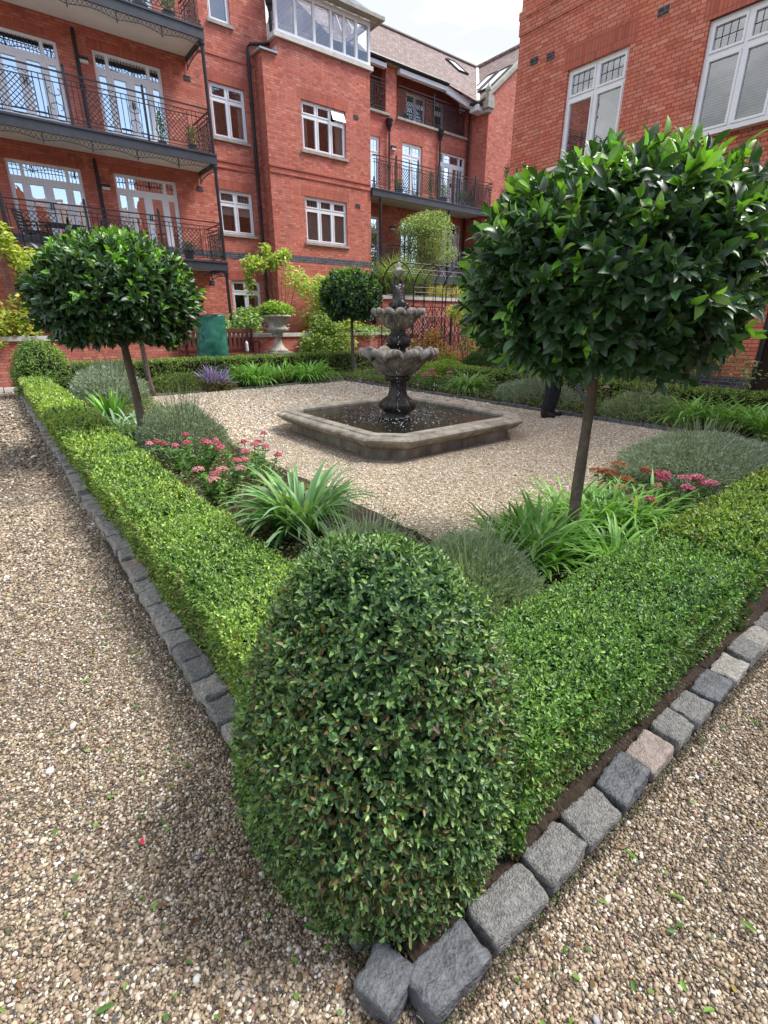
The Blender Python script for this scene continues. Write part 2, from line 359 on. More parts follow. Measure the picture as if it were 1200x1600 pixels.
def ribbons(base, az, el, droop, Ln, Wd, col, K=6, fold=0.25, tipcol=None):
    n = len(base); t = np.linspace(0, 1, K + 1)
    ang = el[:, None] - droop[:, None] * t[None] ** 1.4
    step = (Ln / K)[:, None]
    dx = np.cos(ang) * step; dz = np.sin(ang) * step
    rx = np.concatenate([np.zeros((n, 1)), np.cumsum(dx[:, :-1], 1)], 1); rz = np.concatenate([np.zeros((n, 1)), np.cumsum(dz[:, :-1], 1)], 1)
    h = np.stack([np.cos(az), np.sin(az), np.zeros(n)], 1); s = np.stack([-np.sin(az), np.cos(az), np.zeros(n)], 1)
    cen = base[:, None, :] + h[:, None, :] * rx[..., None]; cen[..., 2] += rz
    w = np.minimum(1, (1 - t) * 3.2 + 0.04) * (0.65 + 0.35 * np.minimum(1, t * 4)); W = Wd[:, None] * w[None] / 2
    up = np.stack([-np.sin(ang)[..., None] * h[:, None, :], ], 0)[0]; up = up.copy(); up[..., 2] += np.cos(ang)
    Lf = cen + s[:, None, :] * W[..., None] + up * (W * fold)[..., None]; Rt = cen - s[:, None, :] * W[..., None] + up * (W * fold)[..., None]
    V = np.stack([Lf, cen, Rt], 2).reshape(n, -1, 3); k = 3 * (K + 1)
    F = []
    for i in range(K):
        a = 3 * i; F += [(a, a + 1, a + 4, a + 3), (a + 1, a + 2, a + 5, a + 4)]
    faces = [((np.arange(n) * k)[:, None, None] + np.array(F)[None]).reshape(-1, 4)]
    C = np.repeat(col[:, None, :], k, 1)
    if tipcol is not None:
        tt = np.repeat(t, 3)[None, :, None] ** 3; C = C * (1 - tt) + np.array(tipcol) * tt
    return V.reshape(-1, 3), faces, C.reshape(-1, 3)
def merge(parts):
    V = []; F = {}; C = []; o = 0
    for v, fs, c in parts:
        for f in fs: F.setdefault(f.shape[1], []).append(f + o)
        V.append(v); C.append(c); o += len(v)
    return np.concatenate(V), [np.concatenate(x) for x in F.values()], np.concatenate(C)
def vary(base, n, amt=0.25, hue=0.12):
    b = np.array(base)[None] * (1 + rng.uniform(-amt, amt, (n, 1))); b = b * (1 + rng.uniform(-hue, hue, (n, 3))); return np.clip(b, 0.003, 1)
def pick(cols, wts, n):
    i = rng.choice(len(cols), n, p=np.array(wts) / np.sum(wts)); return np.array(cols)[i]
def icos(k=1):
    p = (1 + 5 ** .5) / 2
    v = [(-1, p, 0), (1, p, 0), (-1, -p, 0), (1, -p, 0), (0, -1, p), (0, 1, p), (0, -1, -p), (0, 1, -p), (p, 0, -1), (p, 0, 1), (-p, 0, -1), (-p, 0, 1)]
    f = [(0, 11, 5), (0, 5, 1), (0, 1, 7), (0, 7, 10), (0, 10, 11), (1, 5, 9), (5, 11, 4), (11, 10, 2), (10, 7, 6), (7, 1, 8), (3, 9, 4), (3, 4, 2), (3, 2, 6), (3, 6, 8), (3, 8, 9), (4, 9, 5), (2, 4, 11), (6, 2, 10), (8, 6, 7), (9, 8, 1)]
    return unit(np.array(v, float)), np.array(f)
def blobs(c, rad, col, flat=1.0, jitter=0.2):
    """n little rounded lumps; rad (n,3)"""
    v, f = icos(); n = len(c)
    V = v[None] * (1 + rng.uniform(-jitter, jitter, (n, 12, 1)))
    a = rng.uniform(0, 6.283, n); ca, sa = np.cos(a)[:, None], np.sin(a)[:, None]
    X = V * rad[:, None, :]
    tl = rng.normal(0, 0.3, (n, 2)); X[..., 2] += X[..., 0] * tl[:, :1] + X[..., 1] * tl[:, 1:]
    Y = np.stack([X[..., 0] * ca - X[..., 1] * sa, X[..., 0] * sa + X[..., 1] * ca, X[..., 2]], -1) + c[:, None, :]
    return Y.reshape(-1, 3), [((np.arange(n) * 12)[:, None, None] + f[None]).reshape(-1, 3)], np.repeat(col[:, None, :], 12, 1).reshape(-1, 3)

# ------------------------------------------------------------------ ground
def sheet(name, x0, x1, y0, y1, z, mat):
    m = MB(); m.quad((x0, y0, z), (x1, y0, z), (x1, y1, z), (x0, y1, z)); return tag(m.build(name, mat), kind='structure')
sheet('ground', -150, 150, -150, 150, -0.02, M['soil'])
sheet('path', -14, 12.2, -14, 16.1, 0.0, M['gravel_path'])
sheet('courtyard_gravel', 2.35, 8.55, 2.2, 12.75, 0.008, M['gravel_court'])
def soilbed(name, x0, x1, y0, y1, z=0.03):
    nx = max(2, int((x1 - x0) / .1)); ny = max(2, int((y1 - y0) / .1))
    X, Y = np.meshgrid(np.linspace(x0, x1, nx), np.linspace(y0, y1, ny)); P = np.stack([X, Y, X * 0], -1).reshape(-1, 3)
    P[:, 2] = z + 0.012 * vnoise(P, 9, 3)
    i = np.arange(nx * ny).reshape(ny, nx); f = np.stack([i[:-1, :-1], i[:-1, 1:], i[1:, 1:], i[1:, :-1]], -1).reshape(-1, 4)
    return tag(npmesh(name, P, [f], M['soil'], smooth=True), kind='structure')
soilbed('flower_bed', 0.55, 2.5, 0.55, 14.8)
soilbed('flower_bed', 2.51, 11.0, 0.55, 2.25)
soilbed('flower_bed', 8.5, 11.0, 2.26, 14.8)
soilbed('flower_bed', 2.51, 8.49, 12.8, 14.8)
soilbed('flower_bed', -6, 14, 16.15, 16.85)

# pebbles lying loose over the gravel sheets
def pebbles(name, P, size, cols, wts, zoff=0.0):
    n = len(P); c = vary((1, 1, 1), n, .18, .05) * pick(cols, wts, n)
    s = size * rng.lognormal(0, .25, n)
    rad = np.stack([s * rng.uniform(.8, 1.35, n), s * rng.uniform(.65, 1.0, n), s * rng.uniform(.4, .7, n)], 1) / 2
    C = np.stack([P[:, 0], P[:, 1], rad[:, 2] * rng.uniform(.2, .9, n) + zoff], 1)
    V, F, CC = blobs(C, rad, c, jitter=.22)
    return tag(npmesh(name, V, F, M['pebble'], col=CC, smooth=True), kind='stuff')
PEB = [(.25, .19, .125), (.37, .285, .20), (.12, .09, .06), (.50, .42, .32), (.68, .63, .55), (.25, .15, .12), (.08, .078, .08), (.30, .22, .12)]
PW = [5, 5, 4, 2.4, 1.2, .9, .7, .6]
def sector(n, r0, r1, pw=1.0):
    u = rng.uniform(0, 1, n); r = (r0 ** pw + u * (r1 ** pw - r0 ** pw)) ** (1 / pw)
    a = np.radians(rng.uniform(-40, 116, n)); return np.stack([r * np.sin(a), r * np.cos(a)], 1)
def wob(P, k): return 0.03 * np.sin(P[:, k] * 3.1) + 0.02 * np.sin(P[:, k] * 9.7)
P = sector(440000, 0.45, 5.6, 1.15)
P = P[((P[:, 0] < 0.47) | (P[:, 1] < 0.47)) & (P[:, 0] > -3.6) & (P[:, 1] > -1)]
th_ = vnoise(np.stack([P[:, 0], P[:, 1], P[:, 0] * 0], 1), 3.0, 5)
keep = rng.uniform(0, 1, len(P)) < np.clip(.9 - 0.9 * np.clip(th_ - .45, 0, 1), .3, 1)
P = P[keep]; sz = 0.0108 * np.clip(np.hypot(P[:, 0], P[:, 1]) / 2.6, 1, 1.7)
pebbles('pebbles', P, sz, PEB, PW)
P = np.stack([rng.uniform(2.4, 8.5, 60000), 2.3 + 6.2 * rng.uniform(0, 1, 60000) ** 1.5], 1)
P = P[(P[:, 1] < 7.9) & ~((P[:, 0] > 3.5) & (P[:, 0] < 6.5) & (P[:, 1] > 4.45) & (P[:, 1] < 7.65))]
pebbles('courtyard_pebbles', P, 0.018, [(.55, .44, .31), (.64, .54, .40), (.38, .28, .19), (.74, .67, .55), (.82, .79, .73), (.48, .33, .21)], [5, 5, 3, 3, 2, 1], 0.008)
P = np.stack([rng.uniform(2.4, 8.5, 42000), 7.0 + 5.7 * rng.uniform(0, 1, 42000) ** 1.1], 1)
P = P[~((P[:, 0] > 3.5) & (P[:, 0] < 6.5) & (P[:, 1] < 7.65))]
pebbles('courtyard_pebbles', P, 0.03, [(.55, .44, .31), (.64, .54, .40), (.38, .28, .19), (.74, .67, .55), (.82, .79, .73), (.34, .24, .16)], [5, 5, 3, 3, 2, 1.5], 0.008)
P = np.stack([rng.uniform(-4.5, .45, 42000), 4.6 + 11.3 * rng.uniform(0, 1, 42000) ** 1.6], 1); P = P[np.hypot(P[:, 0], P[:, 1]) > 5.0]
pebbles('path_pebbles', P, .019 * np.clip(P[:, 1] / 5, 1, 2.0), PEB, PW)
# larger odd stones
P = sector(260, .6, 4.5, 1.4); P = P[(P[:, 0] < 0.4) | (P[:, 1] < 0.4)]
pebbles('larger_pebbles', P, 0.021, [(.55, .53, .5), (.3, .3, .33), (.5, .34, .3), (.55, .46, .36)], [2, 2, 1, 2], .004)
# dead leaves and clippings lying on the gravel
P = sector(4200, .6, 7, 1.2)
d_c = np.minimum(np.abs(P[:, 0] - .4), np.abs(P[:, 1] - .4))
P = P[((P[:, 0] < 0.45) | (P[:, 1] < 0.45)) & (rng.uniform(0, 1, len(P)) < np.clip(.85 - d_c * .6, .3, 1))]
n = len(P); d = rdir(n); d[:, 2] *= .25; nn = rdir(n) * .5; nn[:, 2] = 1
lc = pick([(.16, .32, .05), (.07, .18, .03), (.22, .12, .05), (.35, .28, .08), (.10, .05, .03)], [4, 4, 3, 1, 2], n)
V, F, C = leaves(np.stack([P[:, 0], P[:, 1], np.full(n, .012)], 1), d, nn, rng.uniform(.012, .03, n) * (1 + (rng.uniform(0, 1, n) < .12)), rng.uniform(.007, .013, n) * 1.3, lc)
tag(npmesh('fallen_leaves', V, F, M['leaf_soft'], col=C), kind='stuff')
m = MB(); 
for _ in range(26):
    p = sector(1, .7, 4.0)[0]
    if p[0] > .4 and p[1] > .4: continue
    a = random.uniform(0, 6.28); l_ = random.uniform(.04, .16); q = (p[0] + l_ * math.cos(a), p[1] + l_ * math.sin(a))
    m.tube([(p[0], p[1], .014), ((p[0] + q[0]) / 2, (p[1] + q[1]) / 2 + .006, .02), (q[0], q[1], .014)], .0016, 5)
tag(m.build('fallen_twigs', M['bark']), kind='stuff')
m = MB(); m.box(0, 0, 0, 0, 0, 0); m = MB()
V, F, C = leaves(np.array([[.045, 1.385, .016], [.05, 1.39, .018]]), np.array([[1, .3, .15], [.3, 1, .2]]), np.array([[0, .2, 1.], [.2, 0, 1]]), np.array([.016, .015]), np.array([.014, .013]), np.array([[.8, .03, .12], [.75, .02, .1]]))
tag(npmesh('petal', V, F, M['petal'], col=C), 'small bright pink petal lying on the gravel left of the rounded box shrub', 'petal')

# ------------------------------------------------------------------ granite setts
def sett(lx, ly, lz, seed):
    r = random.Random(seed); N = 11; vs = {}; V = []; F = []
    def vid(i, j, k):
        if (i, j, k) in vs: return vs[(i, j, k)]
        p = Vector((2 * i / N - 1, 2 * j / N - 1, 2 * k / N - 1))
        e8 = (abs(p.x) ** 26 + abs(p.y) ** 26 + abs(p.z) ** 26) ** (1 / 26); q = p / max(e8, 1e-6) * 0.98
        wv = Vector((q.x * lx / 2, q.y * ly / 2, q.z * lz / 2))
        o = Vector((seed * 3.7, seed * 1.3, 0))
        wv += Vector((mnoise.noise(wv * 14 + o), mnoise.noise(wv * 14 + o + Vector((9, 0, 0))), mnoise.noise(wv * 14 + o + Vector((0, 9, 0))))) * 0.009
        wv += Vector((mnoise.noise(wv * 45 + o), mnoise.noise(wv * 45 + o + Vector((9, 0, 0))), mnoise.noise(wv * 45 + o + Vector((0, 9, 0))))) * 0.0065
        wv.x += wv.y * sk1; wv.y += wv.x * sk2
        vs[(i, j, k)] = len(V); V.append(tuple(wv)); return vs[(i, j, k)]
    sk1 = r.uniform(-.12, .12); sk2 = r.uniform(-.06, .06)
    for a in range(N):
        for b in range(N):
            for (f, fl) in ((lambda a, b: (a, b, 0), 1), (lambda a, b: (a, b, N), 0), (lambda a, b: (a, 0, b), 0), (lambda a, b: (a, N, b), 1), (lambda a, b: (0, a, b), 1), (lambda a, b: (N, a, b), 0)):
                q = [vid(*f(a, b)), vid(*f(a + 1, b)), vid(*f(a + 1, b + 1)), vid(*f(a, b + 1))]
                F.append(q[::-1] if fl else q)
    return V, F
SETM = [noisy('granite_grey', (.10, .10, .098), (.33, .325, .31), 75, .8, .9, bscale=160, detail=10), noisy('slate_dark', (.045, .049, .056), (.15, .158, .172), 22, .5, .6, bscale=90, detail=10),
        noisy('granite_pink', (.2, .165, .145), (.36, .3, .27), 60, .85, .6, bscale=140), noisy('granite_pale', (.18, .172, .155), (.45, .43, .39), 60, .8, .8, bscale=130, detail=10)]
ORD = 'first second third fourth fifth sixth seventh eighth ninth tenth eleventh twelfth thirteenth fourteenth fifteenth sixteenth seventeenth eighteenth nineteenth twentieth'.split()
CN = ['mid grey granite', 'dark slate grey', 'pinkish speckled granite', 'pale grey granite']
def cobble(cx, cy, along, ln, kind, seed, label, group, rot=0.0):
    V, F = sett(*((.128, ln - .012) if along == 'y' else (ln - .014, .122)), .15, seed)
    m = MB(); m.v = V; m.f = F; o = m.build('cobblestone', SETM[kind], smooth=True)
    o.location = (cx, cy, .012 + random.uniform(-.008, .01) - (.006 if along == 'y' else .012)); o.rotation_euler = (random.uniform(-.05, .05), random.uniform(-.05, .05), rot + random.uniform(-.06, .06))
    return tag(o, label, 'cobblestone', group)
# right-hand row (runs away to the right), then left-hand row
rk = [1, 0, 0, 0, 1, 2, 0, 0, 1, 3, 0, 3, 0, 1, 3]; x = .49
rl = [.24, .25, .21, .21, .24, .2, .18, .19, .24, .23, .2, .2, .2, .2, .2]
for i, (k, ln) in enumerate(zip(rk, rl)):
    cobble(x + ln / 2, .50, 'x', ln, k, 100 + i, '%s edging stone, the %s from the front corner in the right-hand row' % (CN[k], ORD[i]), 'edging stones along the right-hand hedge'); x += ln
cobble(.46, .585, 'y', .13, 1, 77, 'dark grey edging stone half under the rounded box shrub at the front corner', 'edging stones along the left-hand hedge', .3)
y = .68; i = 0
while y < 14.9:
    ln = random.uniform(.15, .22); k = random.choices([0, 1, 2, 3], [2, .3, 3, 7])[0]
    lab = ('%s edging stone, the %s from the front in the left-hand row' % (CN[k], ORD[i])) if i < 20 else 'small worn stone sett in the far part of the left-hand edging row'
    cobble(.492 + .01 * math.sin(y * 2), y + ln / 2, 'y', ln, k, 200 + i, lab, 'edging stones along the left-hand hedge'); y += ln; i += 1
# moss, grit and crumbs of soil packed between and behind the setts
n = 16000; t_ = rng.uniform(.45, 4.2, n) ** 1.0; side = rng.uniform(0, 1, n) < .5; off_ = np.where(rng.uniform(0, 1, n) < .7, .575 + np.abs(rng.normal(0, .05, n)), .435 - np.abs(rng.normal(0, .012, n)))
P = np.stack([np.where(side, t_, off_), np.where(side, off_, t_)], 1)
pebbles('soil_crumbs', P, .009, [(.05, .035, .025), (.09, .065, .045), (.2, .16, .12), (.035, .05, .015), (.06, .09, .02)], [5, 4, 2, 2, 2], .022)
# thin stone edging rows elsewhere
m = MB(); x = 2.6
while x < 8.4:
    ln = random.uniform(.25, .5); m.box(x, x + ln - .015, 12.74 + random.uniform(-.01, .01), 12.82, -.02, .06 + random.uniform(-.01, .01)); x += ln
tag(m.build('stone_edging', SETM[0]), 'low grey stone edging between the gravel court and the far flower bed', 'edging')
m = MB(); x = -6
while x < 13.6:
    ln = random.uniform(.3, .5); m.box(x, x + ln - .02, 16.02, 16.15, -.02, .10 + random.uniform(-.01, .01)); x += ln
tag(m.build('stone_edging', M['coping']), 'pale stone edging across the far path below the garden wall', 'edging')
m = MB(); y = 2.3
while y < 12.6:
    ln = random.uniform(.2, .4); m.box(8.46 + random.uniform(-.02, .02), 8.54, y, y + ln - .02, -.02, .07 + random.uniform(-.01, .01)); y += ln
tag(m.build('stone_edging', SETM[1]), 'dark stone edging between the gravel court and the right flower bed', 'edging')

# ------------------------------------------------------------------ buildings
class FX:      # wall facing -Y at y = c : u = x, n = outwards
    def __init__(s, c): s.c = c
    def p(s, u, n, z): return (u, s.c - n, z)
class FY:      # wall facing -X at x = c : u = y
    def __init__(s, c): s.c = c
    def p(s, u, n, z): return (s.c - n, u, z)
def fb(m, F, u0, u1, n0, n1, z0, z1):
    a = F.p(u0, n0, z0); b = F.p(u1, n1, z1); m.box(a[0], b[0], a[1], b[1], a[2], b[2])
def wall(m, F, u0, u1, z0, z1, holes, dep=.22):
    us = sorted({u0, u1, *[h[0] for h in holes], *[h[1] for h in holes]}); zs = sorted({z0, z1, *[h[2] for h in holes], *[h[3] for h in holes]})
    us = [u for u in us if u0 <= u <= u1]; zs = [z for z in zs if z0 <= z <= z1]
    for i in range(len(us) - 1):
        for j in range(len(zs) - 1):
            cu = (us[i] + us[i + 1]) / 2; cz = (zs[j] + zs[j + 1]) / 2
            if any(h[0] < cu < h[1] and h[2] < cz < h[3] for h in holes): continue
            m.quad(F.p(us[i], 0, zs[j]), F.p(us[i + 1], 0, zs[j]), F.p(us[i + 1], 0, zs[j + 1]), F.p(us[i], 0, zs[j + 1]))
    for a, b, c, d in holes:
        for q in (((a, c), (b, c)), ((b, c), (b, d)), ((b, d), (a, d)), ((a, d), (a, c))):
            (ua, za), (ub, zb) = q
            m.quad(F.p(ua, 0, za), F.p(ub, 0, zb), F.p(ub, -dep, zb), F.p(ua, -dep, za))
def window(F, u0, u1, z0, z1, parent, n=2, tz=None, bars=(4, 3), inside='curtain', sill=True, open_top=None, glass='glass', name='window'):
    """casement window: n lights wide with small leaded top lights"""
    tz = z1 - .5 if tz is None else tz
    m = MB(); a, b = -.15, -.075; w_ = .06
    fb(m, F, u0, u0 + w_, a, b, z0, z1); fb(m, F, u1 - w_, u1, a, b, z0, z1)
    fb(m, F, u0 + w_, u1 - w_, a, b, z0, z0 + w_); fb(m, F, u0 + w_, u1 - w_, a, b, z1 - w_, z1)
    fb(m, F, u0 + w_, u1 - w_, a + .003, b - .003, tz - .035, tz + .035)
    W = (u1 - u0 - 2 * w_) / n
    for i in range(1, n):
        c = u0 + w_ + W * i; fb(m, F, c - .03, c + .03, a + .001, b + .001, z0 + w_, z1 - w_)
    g = MB(); br = MB(); wm = None
    for i in range(n):
        x0 = u0 + w_ + W * i + (.03 if i else 0) + .004; x1 = u0 + w_ + W * (i + 1) - (.03 if i < n - 1 else 0) - .004
        for (c0, c1, top) in ((z0 + w_ + .004, tz - .04, 0), (tz + .04, z1 - w_ - .004, 1)):
            if top and open_top == i: continue
            s = .042
            fb(m, F, x0, x0 + s, a + .01, b + .014, c0, c1); fb(m, F, x1 - s, x1, a + .01, b + .014, c0, c1)
            fb(m, F, x0 + s, x1 - s, a + .01, b + .013, c0, c0 + s); fb(m, F, x0 + s, x1 - s, a + .01, b + .013, c1 - s, c1)
            g.quad(F.p(x0 + s, -.11, c0 + s), F.p(x1 - s, -.11, c0 + s), F.p(x1 - s, -.11, c1 - s), F.p(x0 + s, -.11, c1 - s))
            if top and bars:
                for k in range(1, bars[0]): uu = x0 + s + (x1 - x0 - 2 * s) * k / bars[0]; fb(br, F, uu - .006, uu + .006, -.112, -.104, c0 + s, c1 - s)
                for k in range(1, bars[1]): zz = c0 + s + (c1 - c0 - 2 * s) * k / bars[1]; fb(br, F, x0 + s, x1 - s, -.1125, -.1035, zz - .006, zz + .006)
    o = m.build(name, M['white'], parent)
    if open_top is not None:
        i = open_top; x0 = u0 + w_ + W * i + (.03 if i else 0); x1 = u0 + w_ + W * (i + 1) - (.03 if i < n - 1 else 0)
        q = MB(); zt = z1 - w_; zb = tz + .05; nn = .16; s = .045
        def pt(u, t, off=0): return F.p(u, -.075 + nn * t + off, zt + (zb - zt) * t)
        for (ua, ub, ta, tb) in ((x0, x0 + s, 0, 1), (x1 - s, x1, 0, 1), (x0 + s, x1 - s, 0, .16), (x0 + s, x1 - s, .84, 1)):
            for of in (0, .03):
                q.quad(pt(ua, ta, of), pt(ub, ta, of), pt(ub, tb, of), pt(ua, tb, of))
            q.quad(pt(ua, tb, 0), pt(ub, tb, 0), pt(ub, tb, .03), pt(ua, tb, .03)); q.quad(pt(ua, ta, 0), pt(ua, tb, 0), pt(ua, tb, .03), pt(ua, ta, .03)); q.quad(pt(ub, ta, 0), pt(ub, tb, 0), pt(ub, tb, .03), pt(ub, ta, .03))
        q.build('casement', M['white'], o); g.quad(pt(x0 + s, .16, .015), pt(x1 - s, .16, .015), pt(x1 - s, .84, .015), pt(x0 + s, .84, .015))
    g.build('pane', M[glass], o)
    if br.v: br.build('glazing_bar', M['iron'] if bars[0] > 2 else M['white'], o)
    if sill:
        q = MB(); fb(q, F, u0 - .07, u1 + .07, -.07, .07, z0 - .085, z0 - .004); q.build('sill', M['stone'], o)
    if inside == 'curtain':
        q = MB(); K = 14; cw = (u1 - u0) * .18
        for side in (0, 1):
            for k in range(K):
                ua = (u0 + cw * k / K) if side == 0 else (u1 - cw * k / K); ub = (u0 + cw * (k + 1) / K) if side == 0 else (u1 - cw * (k + 1) / K)
                na = -.24 + .03 * (k % 2); nb = -.24 + .03 * ((k + 1) % 2)
                q.quad(F.p(ua, na, z0), F.p(ub, nb, z0), F.p(ub, nb, z1), F.p(ua, na, z1))
        q.build('curtain', M['curtain'], o)
    elif inside == 'net':
        q = MB(); K = 70
        for k in range(K):
            ua = u0 + (u1 - u0) * k / K; ub = u0 + (u1 - u0) * (k + 1) / K
            q.quad(F.p(ua, -.25 + .025 * math.sin(k * 1.9), z0), F.p(ub, -.25 + .025 * math.sin((k + 1) * 1.9), z0), F.p(ub, -.25 + .025 * math.sin((k + 1) * 1.9), z1), F.p(ua, -.25 + .025 * math.sin(k * 1.9), z1))
        q.build('curtain', M['curtain'], o)
    elif inside == 'roller':
        q = MB(); q.quad(F.p(u0, -.2, z1 - .75), F.p(u1, -.2, z1 - .75), F.p(u1, -.2, z1), F.p(u0, -.2, z1)); q.build('blind', M['curtain'], o)
    elif inside == 'blind':
        q = MB(); z = z0 + .02
        while z < z1 - .04:
            q.quad(F.p(u0 + .02, -.17, z + .012), F.p(u1 - .02, -.17, z + .012), F.p(u1 - .02, -.215, z + .036), F.p(u0 + .02, -.215, z + .036)); z += .046
        q.build('blind', M['blind'], o)
    return o
def soldier(F, u0, u1, z1, parent, h_=.3):
    q = MB(); fb(q, F, u0 - .12, u1 + .12, -.05, .004, z1 + .002, z1 + h_); return q.build('brick_lintel', M['soldier'], parent)
def french(F, u0, u1, z0, z1, parent, glass='glass_door'):
    """double glazed doors with side lights and a band of top lights"""
    m = MB(); g = MB(); a, b = -.16, -.07; w_ = .07; H = z1 - z0; tz = z1 - .42; U = u1 - u0
    fb(m, F, u0, u0 + w_, a, b, z0, z1); fb(m, F, u1 - w_, u1, a, b, z0, z1); fb(m, F, u0 + w_, u1 - w_, a, b, z1 - w_, z1); fb(m, F, u0 + w_, u1 - w_, a, b, z0, z0 + .05)
    fb(m, F, u0 + w_, u1 - w_, a + .002, b - .002, tz - .05, tz + .04)
    cols = [0, .2, .5, .8, 1]
    for c in (.2, .8): fb(m, F, u0 + U * c - .04, u0 + U * c + .04, a + .004, b + .004, z0 + .05, z1 - w_)
    fb(m, F, u0 + U * .5 - .05, u0 + U * .5 + .05, a + .006, b + .012, z0 + .05, tz - .05)
    for i in range(4):
        x0 = u0 + U * cols[i] + (w_ if i == 0 else .045); x1 = u0 + U * cols[i + 1] - (w_ if i == 3 else .045); s = .07 if i in (1, 2) else .03
        fb(m, F, x0, x0 + s, a + .01, b + .006, z0 + .05, tz - .05); fb(m, F, x1 - s, x1, a + .01, b + .006, z0 + .05, tz - .05)
        fb(m, F, x0 + s, x1 - s, a + .01, b + .005, z0 + .05, z0 + .3); fb(m, F, x0 + s, x1 - s, a + .01, b + .005, tz - .14, tz - .05)
        g.quad(F.p(x0 + s, -.12, z0 + .3), F.p(x1 - s, -.12, z0 + .3), F.p(x1 - s, -.12, tz - .14), F.p(x0 + s, -.12, tz - .14))
    for c0, c1 in ((0, .2), (.2, .8), (.8, 1)):
        x0 = u0 + U * c0 + (w_ if c0 == 0 else .04); x1 = u0 + U * c1 - (w_ if c1 == 1 else .04)
        g.quad(F.p(x0, -.12, tz + .04), F.p(x1, -.12, tz + .04), F.p(x1, -.12, z1 - w_), F.p(x0, -.12, z1 - w_))
    o = m.build('french_door', M['white'], parent); g.build('pane', M[glass], o)
    br = MB()
    for c0, c1, k in ((0.03, .19, 3), (.22, .78, 12), (.81, .97, 3)):
        for j in range(1, k): uu = u0 + U * (c0 + (c1 - c0) * j / k); fb(br, F, uu - .007, uu + .007, -.118, -.108, tz + .04, z1 - w_)
    fb(br, F, u0 + w_, u1 - w_, -.117, -.109, (tz + z1) / 2 - .02, (tz + z1) / 2 - .006)
    br.build('glazing_bar', M['iron'], o)
    q = MB()
    for sx in (-1, 1):
        fb(q, F, u0 + U * .5 + sx * .03 - .012, u0 + U * .5 + sx * .03 + .012, b + .012, b + .05, z0 + 1.0, z0 + 1.16)
    q.build('door_handle', M['iron'], o)
    q = MB(); K = 10
    for (ca, cb) in ((.05, .16), (.84, .95)):
        for k in range(K):
            ua = u0 + U * (ca + (cb - ca) * k / K); ub = u0 + U * (ca + (cb - ca) * (k + 1) / K)
            q.quad(F.p(ua, -.3 + .03 * (k % 2), z0), F.p(ub, -.3 + .03 * ((k + 1) % 2), z0), F.p(ub, -.3 + .03 * ((k + 1) % 2), tz), F.p(ua, -.3 + .03 * (k % 2), tz))
    q.build('curtain', M['curtain'], o)
    return o
def railing(m, p0, p1, z0, hgt, period=1.9, post=True, dens=1.0):
    """ornamental iron railing: lattice panels, bars and scrolls"""
    p0 = Vector((*p0, 0)); p1 = Vector((*p1, 0)); L_ = (p1 - p0).length; d = (p1 - p0) / L_
    def P(t, z): q = p0 + d * t; return (q.x, q.y, z)
    r = .0135; zt = z0 + hgt
    m.beam(P(0, zt), P(L_, zt), .045, .03)
    for z in (zt - .13, zt - .24, z0 + .07, z0 + .15): m.tube([P(0, z), P(L_, z)], r, 4)
    n = max(1, round(L_ / period)); W = L_ / n
    for i in range(n):
        t0 = i * W
        if post and i: m.beam(P(t0, z0 - .05), P(t0, zt + .14), .055, .055); m.ball(P(t0, zt + .17), .035, 5)
        for t in (.07, .14, .21, .62, .69, .76, .93):
            m.tube([P(t0 + t * W, z0 + .07), P(t0 + t * W, zt - .13)], r, 4)
        # lattice between .21 and .62 of the bay
        a, b = t0 + .21 * W, t0 + .62 * W; zl, zh = z0 + .15, zt - .24; hh = zh - zl; st = .125
        k = -int(hh / st) - 1
        while a + k * st < b:
            for sgn in (1, -1):
                pts = []
                ta = a + k * st; tb = ta + hh
                za, zb = (zl, zh) if sgn == 1 else (zh, zl)
                f0 = max(0, (a - ta) / hh); f1 = min(1, (b - ta) / hh)
                if f1 > f0 + .02: m.tube([P(ta + hh * f0, za + (zb - za) * f0), P(ta + hh * f1, za + (zb - za) * f1)], r * .8, 4)
            k += 1
        # scroll between .76 and .93
        c = t0 + .845 * W; zc = (zl + zh) / 2; rr = .075 * W / 1.9
        for sx in (-1, 1):
            for sz in (-1, 1):
                m.tube([P(c + sx * rr * (1 - math.cos(a_)) * .9, zc + sz * (.03 + .13 * a_ / 3.0 + .02 * math.sin(a_ * 2))) for a_ in np.linspace(0, 4.6, 9)], r * .8, 4)
        m.tube([P(c, zl), P(c, zh)], r * .8, 4)
        for t in (.3, .4, .5): m.tube([P(t0 + t * W, zt - .13), P(t0 + (t + .05) * W, zt - .185), P(t0 + (t + .1) * W, zt - .13)], r * .7, 4)
def trellis_trim(m, p0, p1, ztop, dep=.2, st=.11):
    p0 = Vector((*p0, 0)); p1 = Vector((*p1, 0)); L_ = (p1 - p0).length; d = (p1 - p0) / L_
    def P(t, z): q = p0 + d * t; return (q.x, q.y, z)
    n = max(1, round(L_ / 1.1)); W = L_ / n
    def low(t): f = (t % W) / W; return ztop - dep * (.55 + .45 * abs(2 * f - 1) ** 1.6)
    m.tube([P(t, low(t)) for t in np.linspace(0, L_ - .001, n * 8)], .011, 4)
    t = 0
    while t < L_ - st:
        m.tube([P(t, ztop), P(t + st, low(t + st))], .007, 4); m.tube([P(t + st, ztop), P(t, low(t))], .007, 4); t += st
    for i in range(n + 1): m.beam(P(min(i * W, L_), ztop), P(min(i * W, L_), ztop - dep - .05), .03, .03)
def lampbox(F, u, z, parent):
    m = MB(); m2 = MB()
    fb(m, F, u - .13, u + .13, 0.001, .1, z + .03, z + .1); fb(m2, F, u - .11, u + .11, .001, .09, z - .04, z + .028)
    o = m.build('wall_lamp', M['iron'], parent); m2.build('lamp_shade', M['curtain'], o)
